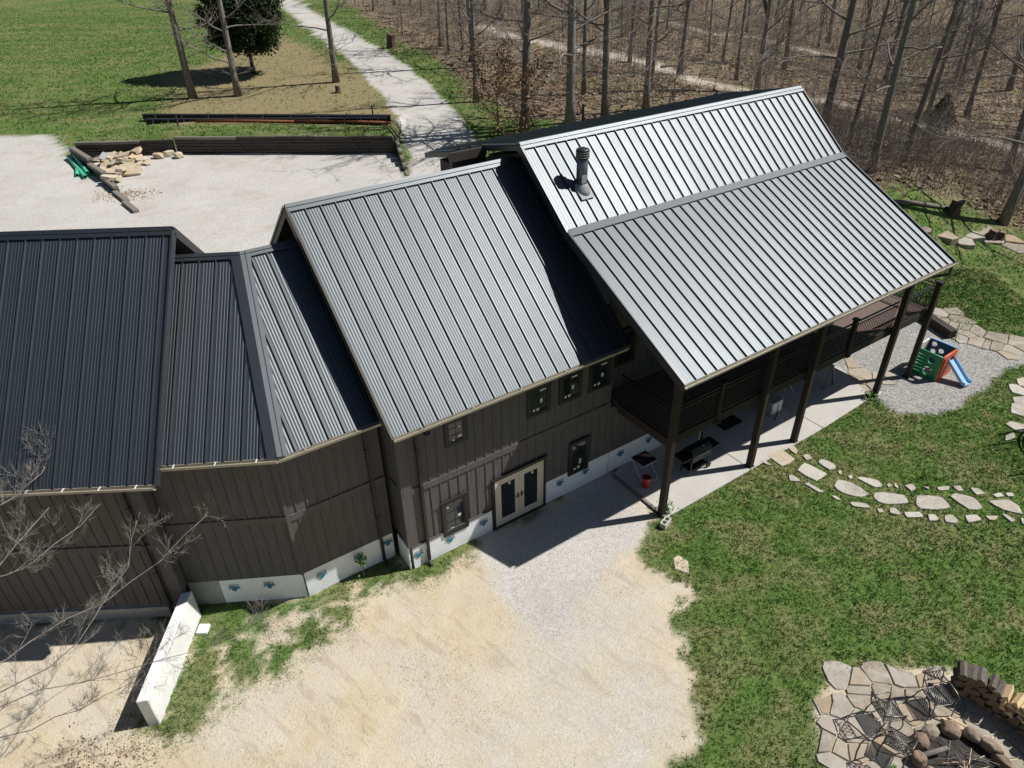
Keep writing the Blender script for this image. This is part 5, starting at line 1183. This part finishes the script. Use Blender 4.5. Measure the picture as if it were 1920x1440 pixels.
def mosaic(name, label, region, cell, seed, holes=(), mat='paving'):
    """crazy paving: jittered cells shrunk by a joint, kept inside the region"""
    r = np.random.RandomState(seed); P = np.array(region); x0, y0 = P.min(0)-cell; x1, y1 = P.max(0)+cell
    pts = [(x, y) for x in np.arange(x0, x1, cell) for y in np.arange(y0, y1, cell)]; pts = np.array(pts)+r.uniform(-.48, .48, (len(pts), 2))*cell
    pts = np.concatenate([pts[r.rand(len(pts)) > .3], pts[r.rand(len(pts)) > .75]+r.uniform(-.5, .5, (1, 2))*cell])
    root = bpy.data.objects.new(name, None); COL.objects.link(root); tag(root, label, None, None, 'structure'); root.location = on(tuple(P.mean(0)))
    ins = sdf(pts[:, 0], pts[:, 1], region)
    for i, c in enumerate(pts):
        if ins[i] < -.02: continue
        if any(math.hypot(c[0]-h[0], c[1]-h[1]) < h[2] for h in holes): continue
        poly = [(c[0]+a*cell*.85, c[1]+b*cell*.85) for a, b in ((-1, -1), (1, -1), (1, 1), (-1, 1))]
        d = np.hypot(*(pts-c).T)
        for j in np.argsort(d)[1:18]:
            if d[j] < .12: continue
            m_ = (pts[j]+c)/2; nv = (pts[j]-c)/d[j]; m_ = m_-nv*.014; out_ = []
            for k in range(len(poly)):
                a, b = np.array(poly[k]), np.array(poly[(k+1) % len(poly)]); da, db = (a-m_)@nv, (b-m_)@nv
                if da <= 0: out_.append(tuple(a))
                if da*db < 0: out_.append(tuple(a+(b-a)*da/(da-db)))
            poly = out_
            if len(poly) < 3: break
        if len(poly) >= 3: flag(poly, .03+r.uniform(0, .02), root, M[mat])
    return root
FP = (9.85, 8.15)
mosaic('fire_pit_paving', 'irregular flagstone paving round the fire pit', [(7.56,10.18), (8.04,10.58), (9.05,10.74), (10.12,10.72), (10.99,10.58), (11.52,10.10), (11.80,9.27), (12.15,8.26), (11.21,6.85), (6.93,6.92), (6.91,8.48), (6.99,9.36)], .46, 3, [(FP[0], FP[1], .5)])
mosaic('play_paving', 'crazy paving of tan flagstones behind the play gravel', [(19.61,29.12), (20.65,30.17), (21.37,29.59), (21.68,27.91), (21.94,27.12), (22.77,26.53), (21.90,25.13), (20.52,25.48), (19.76,26.18), (19.45,27.36)], .72, 5)
mosaic('corner_paving', 'tan flagstones between the patio slab and the corner posts', [(13.29,24.46), (14.26,25.22), (15.12,24.61), (15.41,23.87), (14.41,22.97), (13.78,22.88)], .55, 6)
mosaic('far_paving', 'flagstone strip on the lawn near the wood', [(22.32,36.77), (24.15,37.59), (25.61,37.85), (27.08,38.14), (29.62,37.58), (29.07,36.68), (26.76,36.87), (24.83,36.85), (23.07,36.56)], 1.0, 7)
mb = MB(); a, b = on((19.17,29.14)), on((19.65,26.92)); 
tb = thing('landscape_timbers', a, 'stack of dark landscape timbers beside the crazy paving', 'timbers')
for k in range(2):
    for j in (0, 1):
        mb = MB(); nv = (b-a).cross(ZV).normalized(); mb.bar(a+ZV*(.1+.2*k)+nv*(.2*j), b+ZV*(.1+.2*k)+nv*(.2*j), .19, .19); bevel(build('timber', mb, M['timber'], tb), .015)

# ================================================================ play cube
A0 = Vector((16.42, 24.44, 0)); B0 = Vector((17.07, 23.54, 0)); ud = (B0-A0).normalized(); vd = Vector((-ud.y, ud.x, 0)); SL = 1.12; PH = 1.12
A0.z = gz(A0.x, A0.y)
pc = thing('play_cube', A0, 'open topped plastic play cube with green, orange, navy and cream sides', 'play cube')
def holed(name, org, ex, ey, w_, h_, holes, th, mat, parent):
    """flat board w x h with shaped holes, given depth"""
    cu = bpy.data.curves.new(name, 'CURVE'); cu.dimensions = '2D'; cu.fill_mode = 'BOTH'; cu.extrude = th/2; cu.bevel_depth = .012; cu.bevel_resolution = 0
    def sp_(pts):
        s = cu.splines.new('POLY'); s.points.add(len(pts)-1); s.use_cyclic_u = True
        for i, p in enumerate(pts): s.points[i].co = (p[0], p[1], 0, 1)
    c = .06; sp_([(c, 0), (w_-c, 0), (w_, c), (w_, h_-c), (w_-c, h_), (c, h_), (0, h_-c), (0, c)])
    for hl in holes: sp_(hl)
    tmp = bpy.data.objects.new('tmp', cu); COL.objects.link(tmp); bpy.context.view_layer.update()
    me = bpy.data.meshes.new_from_object(tmp.evaluated_get(bpy.context.evaluated_depsgraph_get())); bpy.data.objects.remove(tmp); bpy.data.curves.remove(cu)
    me.name = name; me.materials.clear(); me.materials.append(mat); o = bpy.data.objects.new(name, me); COL.objects.link(o); n = Vector(ex).cross(Vector(ey))
    place(o, parent, Matrix.Translation(org) @ Matrix((ex, ey, n)).transposed().to_4x4()); return o
circ = lambda x, y, r: [(x+r*math.cos(6.283*i/16), y+r*math.sin(6.283*i/16)) for i in range(16)]
slot = lambda x0, x1, y, h: [(x0, y), (x1, y), (x1, y+h), (x0, y+h)]
holed('green_side', A0, ud, ZV, SL, PH, [slot(.12, .48, .14+.15*k, .07) for k in range(6)]+[circ(.74, .82, .15), circ(.72, .33, .2)], .05, M['play_green'], pc)
holed('orange_side', A0+ud*SL, vd, ZV, SL, PH, [slot(.12, .5, .14+.14*k, .06) for k in range(6)]+[circ(.8, .72, .2)], .05, M['play_orange'], pc)
holed('navy_side', A0+vd*SL, ud, ZV, SL, PH, [circ(.25, .95, .12), circ(.28, .62, .12), circ(.58, .75, .12), circ(.5, .42, .12), circ(.8, .5, .1)], .05, M['play_blue'], pc)
holed('cream_side', A0, vd, ZV, SL, PH, [circ(.55, .4, .25)], .05, M['play_white'], pc)
mb = MB(); mb.bar(A0+ud*(SL+.04)+vd*.1+ZV*.1, A0+ud*(SL+.04)+vd*.1+ZV*1.05, .1, .03, vd); build('orange_strip', mb, M['play_orange'], pc)
mb = MB(); mb.bar(A0+vd*(SL+.03)-ud*.02+ZV*(PH+.01), A0+vd*(SL+.03)+ud*(SL+.02)+ZV*(PH+.01), .06, .04); build('pale_rim', mb, M['play_sky'], pc)
s0 = A0+ud*(SL+.05)+vd*.72+ZV*.78; s1 = Vector((18.15, 23.1, gz(18.15, 23.1)+.1)); sd_ = (s1-s0); hs = Vector((sd_.x, sd_.y, 0)).normalized(); cr = hs.cross(ZV)
mb = MB(); vs = []; N = 9
for i in range(N):
    t = i/(N-1); z = lerp(s0.z, s1.z, min(1, t*1.12)) if t < .85 else s1.z+.02; c = Vector((lerp(s0.x, s1.x, t), lerp(s0.y, s1.y, t), z))
    for (w_, h_) in ((-.24, -.04), (-.24, .12), (-.19, .12), (-.17, .0), (.17, .0), (.19, .12), (.24, .12), (.24, -.04)): vs.append(c+cr*w_+ZV*h_)
mb.add(vs, [(i*8+k, i*8+(k+1) % 8, (i+1)*8+(k+1) % 8, (i+1)*8+k) for i in range(N-1) for k in range(8)]+[tuple(range(8)), tuple(range((N-1)*8, N*8))])
bevel(build('slide', mb, M['play_sky'], pc), .012)

# ================================================================ under the deck
def leg_bar(o, p, q, r, mat, name='leg'): build(name, MB().tube([p, q], r, 8), mat, o)
SLAB = .04
# grill
gp = FR(2.45, .85, SLAB); gr_ = thing('barrel_grill', gp, 'black barrel grill on a wheeled cart under the deck', 'grill')
gu = FR.u; gv = FR.v; mb = MB(); prof = [(-.27, .62), (-.27, .86), (-.22, 1.0), (-.1, 1.08), (.06, 1.08), (.2, 1.0), (.26, .86), (.26, .62), (.15, .55), (-.15, .55)]
mb.prism([gp-gu*.45+gv*a+ZV*b for a, b in prof], gu*.9); bevel(build('barrel', mb, M['black'], gr_), .015)
for s in (-1, 1):
    for t in (-1, 1): mb = MB(); mb.bar(gp+gu*.4*s+gv*.2*t, gp+gu*.4*s+gv*.2*t+ZV*.6, .04, .04); build('leg', mb, M['black'], gr_)
    mb = MB(); mb.box(gp+gu*s*.66+ZV*.85, gu*.2, gv*.25, ZV*.02); bevel(build('side_shelf', mb, M['black'], gr_), .008)
mb = MB(); mb.box(gp+ZV*.22, gu*.42, gv*.2, ZV*.012); build('bottom_shelf', mb, M['black'], gr_)
mb = MB(); mb.tube([gp-gu*.25-gv*.32+ZV*.9, gp+gu*.25-gv*.32+ZV*.9], .015, 8); build('handle', mb, M['alu'], gr_)
mb = MB(); mb.tube([gp+gu*.2+gv*.05+ZV*1.05, gp+gu*.2+gv*.05+ZV*1.45], .045, 10); build('chimney', mb, M['black'], gr_)
for t in (-1, 1): mb = MB(); mb.lathe(gp+gu*.48+gv*.22*t+ZV*.1, [(.03, -.02), (.1, -.02), (.1, .02), (.03, .02)], 14, gv); build('wheel', mb, M['black'], gr_)
mb = MB(); mb.box(gp+gu*.1-gv*.15+ZV*1.075, gu*.03, gv*.03, ZV*.01); build('thermometer', mb, M['alu'], gr_)
# broom standing behind it
bp = FR(3.2, 1.4, SLAB); o = thing('broom', bp, 'broom with a white handle leaning behind the grill', 'broom')
build('handle', MB().tube([bp+ZV*.1, bp+gu*.1+gv*.1+ZV*1.2], .016, 8), M['white_paint'], o); mb = MB(); mb.box(bp+gu*.1+gv*.1+ZV*1.27, gu*.13, gv*.03, ZV*.09); build('head', mb, M['split_wood'], o)
# folding table stand with jumble
cp_ = FR(.75, 1.55, SLAB); o = thing('folding_stand', cp_, 'folding stand with a white tube frame beside the house wrap', 'folding stand')
top = [cp_+gu*a+gv*b+ZV*.75 for a, b in ((-.3, -.25), (.35, -.25), (.35, .35), (-.3, .35))]
build('frame', MB().tube(top+[top[0]], .014, 6), M['alu'], o)
mb = MB(); mb.prism([p-ZV*.01 for p in top], (0, 0, .006)); build('cloth', mb, M['fabric'], o)
for s in (-.3, .35):
    leg_bar(o, cp_+gu*s-gv*.35, cp_+gu*s+gv*.33+ZV*.74, .013, M['alu']); leg_bar(o, cp_+gu*s+gv*.45, cp_+gu*s-gv*.23+ZV*.74, .013, M['alu'])
leg_bar(o, cp_-gu*.3-gv*.35+ZV*.02, cp_+gu*.35-gv*.35+ZV*.02, .013, M['alu'], 'foot_bar'); leg_bar(o, cp_-gu*.3+gv*.45+ZV*.02, cp_+gu*.35+gv*.45+ZV*.02, .013, M['alu'], 'foot_bar')
mb = MB(); c = cp_+gu*.12+gv*.12+ZV*.8; mb.tube([c-gu*.2+gv*.12, c-gu*.02+ZV*.04, c+gu*.15-gv*.15], [.04, .07, .045], 8); o2 = build('tool_belt', mb, M['leather'], None, True); tag(o2, 'orange brown leather tool belt lying on the folding stand', 'tool belt')
mb = MB(); c = cp_-gu*.12+gv*.1+ZV*.79; mb.box(c, gu*.1, gv*.13, ZV*.04); o2 = bevel(build('tool_bag', mb, M['fabric']), .02); tag(o2, 'dark cloth bag lying on the folding stand', 'bag')
# bucket
bk = FR(.5, 1.15, SLAB); o = thing('bucket', bk, 'red plastic bucket in front of the folding stand', 'bucket')
mb = MB(); n = 18; rings = [(.12, 0), (.145, .36), (.158, .36), (.158, .4), (.138, .4), (.115, .03), (.0, .03)]
vs = [bk+Vector((r*math.cos(6.283*k/n), r*math.sin(6.283*k/n), z)) for r, z in rings for k in range(n)]
mb.add(vs, [(i*n+k, i*n+(k+1) % n, (i+1)*n+(k+1) % n, (i+1)*n+k) for i in range(len(rings)-1) for k in range(n)]+[tuple(range(n))[::-1]]); build('body', mb, M['bucket'], o)
mb = MB(); mb.tube([bk+Vector((.16*math.cos(a), -.02-.1*math.sin(a), .38+.02*math.sin(a))) for a in [math.pi*i/8 for i in range(9)]], .005, 5); build('bail', mb, M['alu'], o)
# box heater, mat, sawhorse, red tool, potted things
bx_ = FR(7.3, 1.55, SLAB); o = thing('window_unit', bx_, 'white and grey box appliance standing on the patio between the posts', 'appliance')
mb = MB(); mb.box(bx_+ZV*.3, gu*.3, gv*.28, ZV*.27); bevel(build('housing', mb, M['alu'], o), .02)
mb = MB(); mb.box(bx_-gv*.285+ZV*.3, gu*.24, gv*.006, ZV*.2); build('front_panel', mb, M['white_paint'], o)
mb = MB(); mb.tube([bx_-gv*.3+ZV*.45, bx_-gv*.3+gu*.02+ZV*.2, bx_-gv*.42-gu*.15+ZV*.02, bx_-gv*.5-gu*.35+ZV*.02], .018, 6); build('cord', mb, M['black'], o)
mb = MB(); mb.box(FR(5.45, 2.0, SLAB+.008), gu*.5, gv*.33, ZV*.006); o = build('door_mat', mb, M['mat_rubber']); tag(o, 'dark rubber mat lying on the patio', 'mat')
sh = FR(10.5, 1.7, SLAB); o = thing('sawhorse', sh, 'wooden sawhorse at the right end of the patio shade', 'sawhorse')
mb = MB(); mb.bar(sh-gv*.45+ZV*.95, sh+gv*.45+ZV*.95, .1, .09); build('beam', mb, M['timber_top'], o)
for s in (-1, 1):
    for t in (-1, 1): mb = MB(); mb.bar(sh+gv*s*.38+gu*t*.32+gv*s*.06, sh+gv*s*.38+gu*t*.03+ZV*.95, .09, .04); build('leg', mb, M['timber_top'], o)
tp = FR(8.6, 1.9, SLAB); o = thing('tripod_tool', tp, 'red tool box on a tripod stand between the patio posts', 'tool')
mb = MB(); mb.box(tp+ZV*.75, gu*.17, gv*.13, ZV*.1); bevel(build('box', mb, M['bucket'], o), .02)
for k in range(3): a = 2.1*k; leg_bar(o, tp+Vector((math.cos(a)*.42, math.sin(a)*.42, 0)), tp+ZV*.66, .014, M['alu'])
cb = on((4.71,15.80)); o = thing('cinder_block', cb, 'broken grey cinder block at the foot of the corner post', 'block')
for j, (a, b, c, d) in enumerate(((-.2, .2, -.1, -.06), (-.2, .2, .06, .1), (-.2, -.16, -.06, .06), (-.02, .02, -.06, .06), (.16, .2, -.06, .06))):
    mb = MB(); R2 = Matrix.Rotation(.9, 3, 'Z')
    mb.box(cb+R2 @ Vector(((a+b)/2, (c+d)/2, .1)), R2 @ Vector(((b-a)/2, 0, 0)), R2 @ Vector((0, (d-c)/2, 0)), (0, 0, .1)); build('web' if j > 1 else 'face', mb, M['concrete'], o)
for i, (p, h, n, lb) in enumerate((((4.80,16.38), .35, 160, 'scrubby weed growing round the foot of the corner post'), ((13.99,22.39), .3, 110, 'bright green weed at the foot of the last roof post'))):
    b0 = on(p); o = thing('weed', b0, lb, 'weed'); mb = MB(); mb.tube([b0-ZV*.02, b0+ZV*h*.6], [.01, .004], 5); build('stem', mb, M['twig'], o)
    leafy('leaves', n, lambda r, n: np.stack([r.randn(n)*.13, r.randn(n)*.13, .04+r.rand(n)*h], -1), .09, 30+i, o, M['weed_leaf'], b0)
for (p, lb) in (((14.33,22.60), 'white downspout elbow beside the last roof post'), ((4.86,16.33), 'white downspout elbow beside the corner post')):
    b0 = on(p, .06); mb = MB(); mb.bar(b0-Vector((.04, .05, 0)), b0+Vector((.14, .1, .06)), .1, .08); o = bevel(build('downspout_elbow', mb, M['white_paint']), .01); tag(o, lb, 'elbow')
# table and chairs on the deck
dt = FR(8.2, 1.15, DZ-.02); o = thing('deck_table', dt, 'pale topped table standing on the deck under the roof edge', 'table')
mb = MB(); mb.box(dt+ZV*.72, gu*.55, gv*.4, ZV*.015); bevel(build('table_top', mb, M['sticker'], o), .008)
for s in (-1, 1):
    for t in (-1, 1): leg_bar(o, dt+gu*s*.48+gv*t*.33, dt+gu*s*.48+gv*t*.33+ZV*.71, .018, M['black'])

# ================================================================ fire pit
def patio_chair():
    """cast chair, local coordinates, faces +y... seat lattice, ring back, two arms, four legs"""
    o = thing('patio_chair', (0, 0, 0), 'chair', 'chair')
    B = lambda nm, mb: build(nm, mb, M['cast'], o, True, local=True)
    mb = MB(); w_, d_, h_ = .25, .24, .42
    rim = [(-w_, -d_, h_), (w_, -d_, h_), (w_+.02, d_, h_+.01), (-w_-.02, d_, h_+.01), (-w_, -d_, h_)]; mb.tube(rim, .014, 6)
    n = 9
    for k in range(-n, n+1):
        for s in (-1, 1):
            # diagonal straps clipped to the seat
            c = k*.058; pts = []
            for t in np.linspace(-.6, .6, 41):
                x, y = c+t, s*t
                if abs(x) <= w_ and abs(y) <= d_: pts.append((x, y, h_+.002*s))
            if len(pts) > 2: mb.bar(pts[0], pts[-1], .021, .007)
    B('seat', mb)
    mb = MB(); bk_ = lambda x, z: Vector((x, -d_-.03-(z-h_)*.22, z))
    mb.tube([bk_(-.23, h_), bk_(-.25, .68), bk_(-.25, .9)], .014, 6); mb.tube([bk_(.23, h_), bk_(.25, .68), bk_(.25, .9)], .014, 6)
    mb.tube([bk_(-.27, .9), bk_(-.13, .93), bk_(0, .97), bk_(.13, .93), bk_(.27, .9)], .014, 6); mb.tube([bk_(-.24, .62), bk_(.24, .62)], .011, 6); mb.tube([bk_(-.25, .86), bk_(.25, .86)], .01, 6)
    for k in range(5):
        cx = -.17+.085*k; mb.tube([bk_(cx+.075*math.cos(a), .74+.115*math.sin(a)) for a in [6.283*i/14 for i in range(15)]], .008, 5, False)
    for k in range(6): mb.tube([bk_(-.22+.088*k, .86), bk_(-.22+.088*k+.04, .9)], .007, 4, False)
    B('backrest', mb)
    for s in (-1, 1):
        mb = MB(); mb.tube([bk_(.25*s, .68), Vector((.29*s, -.1, .67)), Vector((.3*s, .12, .65)), Vector((.29*s, .24, .6)), Vector((.27*s, .22, .43))], .016, 6); B('arm', mb)
        mb = MB(); mb.tube([(w_*s, d_-.02, h_), (.28*s, d_+.03, .2), (.26*s, d_+.05, 0)], .015, 6); B('leg', mb)
        mb = MB(); mb.tube([(w_*s, -d_+.02, h_), (.27*s, -d_-.06, .2), (.25*s, -d_-.1, 0)], .015, 6); B('leg', mb)
    return o
ch = patio_chair()
cg = 'cast chairs round the fire pit'
ground_top = .045
ch.location = on((9.95, 9.62), ground_top); ch.rotation_euler = (0, 0, R_(188)); ch['label'] = 'cast patio chair with its ring back towards the lawn, beside the log stack'; ch['group'] = cg
for (p, rz, lb) in (((8.58, 9.28), R_(-80), 'cast patio chair on the paving turned sideways, left of the one by the log stack'), ((8.5, 8.55), R_(-42), 'cast patio chair nearest the bottom edge, left of the rock ring')):
    c = copy_tree(ch); c.location = on(p, ground_top); c.rotation_euler = (0, 0, rz); c['label'] = lb
# ring of rocks with ash and kindling
fp = on(FP); pit = thing('fire_pit', fp, 'ring of large brown rocks round ashes at the bottom edge', 'fire pit')
mb = MB(); mb.lathe(fp+ZV*.03, [(.85, .0), (.8, .03), (.5, .05), (.1, .06)], 20); build('ash_bed', mb, M['ash'], pit)
rk = random.Random(6)
for i in range(13):
    a = 6.283*i/13+rk.uniform(-.1, .1); me = rock_mesh(200+i, rk.uniform(.15, .28), rk.uniform(.12, .2), rk.uniform(.12, .22), flat=True); me.materials.append(M['rock'])
    me.polygons.foreach_set('use_smooth', [False]*len(me.polygons))
    o = bpy.data.objects.new('rock', me); COL.objects.link(o); o.parent = pit; o.location = (.92*math.cos(a), .86*math.sin(a), .16+rk.uniform(-.02, .05)); o.rotation_euler = (rk.uniform(-.5, .5), rk.uniform(-.4, .4), a+1.57+rk.uniform(-.5, .5)); bevel(o, .03, 2)
for i in range(26):
    a = rk.uniform(0, 6.28); r_ = rk.uniform(0, .55); c = fp+Vector((r_*math.cos(a), r_*math.sin(a)-.1, .12+rk.uniform(0, .18))); b = rk.uniform(0, 6.28); L = rk.uniform(.12, .35)
    mb = MB(); mb.tube([c-Vector((math.cos(b), math.sin(b), rk.uniform(-.3, .3)))*L, c+Vector((math.cos(b), math.sin(b), rk.uniform(-.3, .3)))*L], [.012, .006], 5); build('stick', mb, M['split_wood'] if i % 3 == 0 else M['twig'], pit)
lgb = on((9.05, 8.35), .12); mb = MB(); mb.tube([lgb+Vector((-.35, .02, 0)), lgb+Vector((.1, .05, .1)), lgb+Vector((.55, .12, .22))], [.05, .06, .045], 8); o = build('driftwood_branch', mb, M['twig'], None, True); tag(o, 'pale bare branch resting on the rock ring', 'branch')
# boards and long sticks between chair and log stack
for i, (p, q, lb) in enumerate((((10.0, 9.3), (10.72, 8.55), 'long pale board leaning along the paving, left of the pair'), ((10.16, 9.32), (10.72, 8.72), 'pale board on the paving, right of the pair'))):
    a, b = on(p, .08), on(q, .2); mb = MB(); mb.bar(a, b, .05, .025); o = build('board', mb, M['split_wood']); tag(o, lb, 'board')
# curved firewood stack
st = thing('firewood_stack', on((11.3, 9.6)), 'curved waist high stack of split firewood beside the fire pit', 'firewood')
rl = random.Random(3); sb = world_loc(st)
LOG = []
for i in range(6):
    r_ = random.Random(70+i); n = 7; vs = []; mb = MB()
    for x in (-.21, .0, .21):
        for k in range(n): a = 6.283*k/n; q = (.085+.02*(i % 3))*(1+random.Random(i*9+k).uniform(-.28, .2)); vs.append((x, q*math.cos(a), q*math.sin(a)))
    mb.add(vs, [(j*n+k, j*n+(k+1) % n, (j+1)*n+(k+1) % n, (j+1)*n+k) for j in range(2) for k in range(n)]+[tuple(range(n))[::-1], tuple(range(2*n, 3*n))])
    me = mesh_of('log', mb.v, mb.f, M['log_bark']); me.materials.append(M['log_end'])
    for pl in list(me.polygons)[-2:]: pl.material_index = 1
    LOG.append(me)
me = mesh_of('split_log', *(lambda m: (m.v, m.f))(MB().prism([(-.21, -.08, -.05), (-.21, .09, -.04), (-.21, .01, .08)], (.42, 0, 0))), M['split_wood'])
C0 = Vector((9.3, 7.45, 0)); RAD = 2.95
ang = 62.
while ang > -22:
    a = R_(ang); c = C0+Vector((math.cos(a), math.sin(a), 0))*RAD; z0 = gz(c.x, c.y); fresh = 32 < ang < 46
    for lv in range(5):
        o = bpy.data.objects.new('log', me if (fresh and lv > 1) else rl.choice(LOG)); COL.objects.link(o); o.parent = st
        rr_ = RAD+rl.uniform(-.06, .06); aa = a+rl.uniform(-.012, .012)+(.02 if lv % 2 else 0)
        o.location = C0+Vector((math.cos(aa)*rr_, math.sin(aa)*rr_, z0+.09+.165*lv))-sb; o.rotation_euler = (rl.uniform(0, 6) if not (fresh and lv > 1) else rl.uniform(-.5, .5), rl.uniform(-.06, .06), a+rl.uniform(-.1, .1)); k = rl.uniform(.9, 1.15); o.scale = (k, k, k)
    ang -= 3.7
for i, p in enumerate(((9.86, 9.12), (8.2, 9.5), (8.35, 8.2))):
    b0 = on(p, .03); o = thing('paving_weed', b0, ('spiky green weed in the paving joint in front of the chair by the logs', 'small green weed in the paving beneath the sideways chair', 'small green weed in the paving beneath the lowest chair')[i], 'weed', 'weeds in the fire pit paving'); mb = MB()
    for k in range(12):
        a = 6.283*k/12+i; d = Vector((math.cos(a), math.sin(a), 0)); L = .13 if i == 0 else .08; mb.add([b0+d.cross(ZV)*.014, b0-d.cross(ZV)*.014, b0+d*L+ZV*.08], [(0, 1, 2)])
    lf = build('leaves', mb, M['weed_leaf'], o, fix=False); at = lf.data.attributes.new('tint', 'FLOAT', 'POINT'); at.data.foreach_set('value', [.7]*len(lf.data.vertices))

# ---- netted trampoline just beyond the right edge; its shadow falls into the lawn
tc = Vector((20.05, 18.95, 0)); tr_ = thing('trampoline', tc, 'black netted trampoline at the right edge whose shadow falls on the lawn', 'trampoline')
mb = MB(); mb.lathe(tc+ZV*.8, [(1.45, 0), (1.45, .01)], 32); build('mat', mb, M['net'], tr_)
mb = MB(); mb.tube([tc+Vector((1.55*math.cos(6.283*i/32), 1.55*math.sin(6.283*i/32), .8)) for i in range(33)], .04, 6); build('frame', mb, M['black'], tr_)
for k in range(6):
    a = 6.283*(k+.5)/6; d = Vector((math.cos(a), math.sin(a), 0)); mb = MB(); mb.tube([tc+d*1.55, tc+d*1.58+ZV*2.6], .025, 6); build('pole', mb, M['black'], tr_)
mb = MB()
for k in range(90):
    a = 6.283*k/90; d = Vector((math.cos(a), math.sin(a), 0)); mb.bar(tc+d*1.54+ZV*.82, tc+d*1.54+ZV*2.5, .018, .004)
nt_ = build('net', mb, M['net'], tr_); nt_['kind'] = 'stuff'
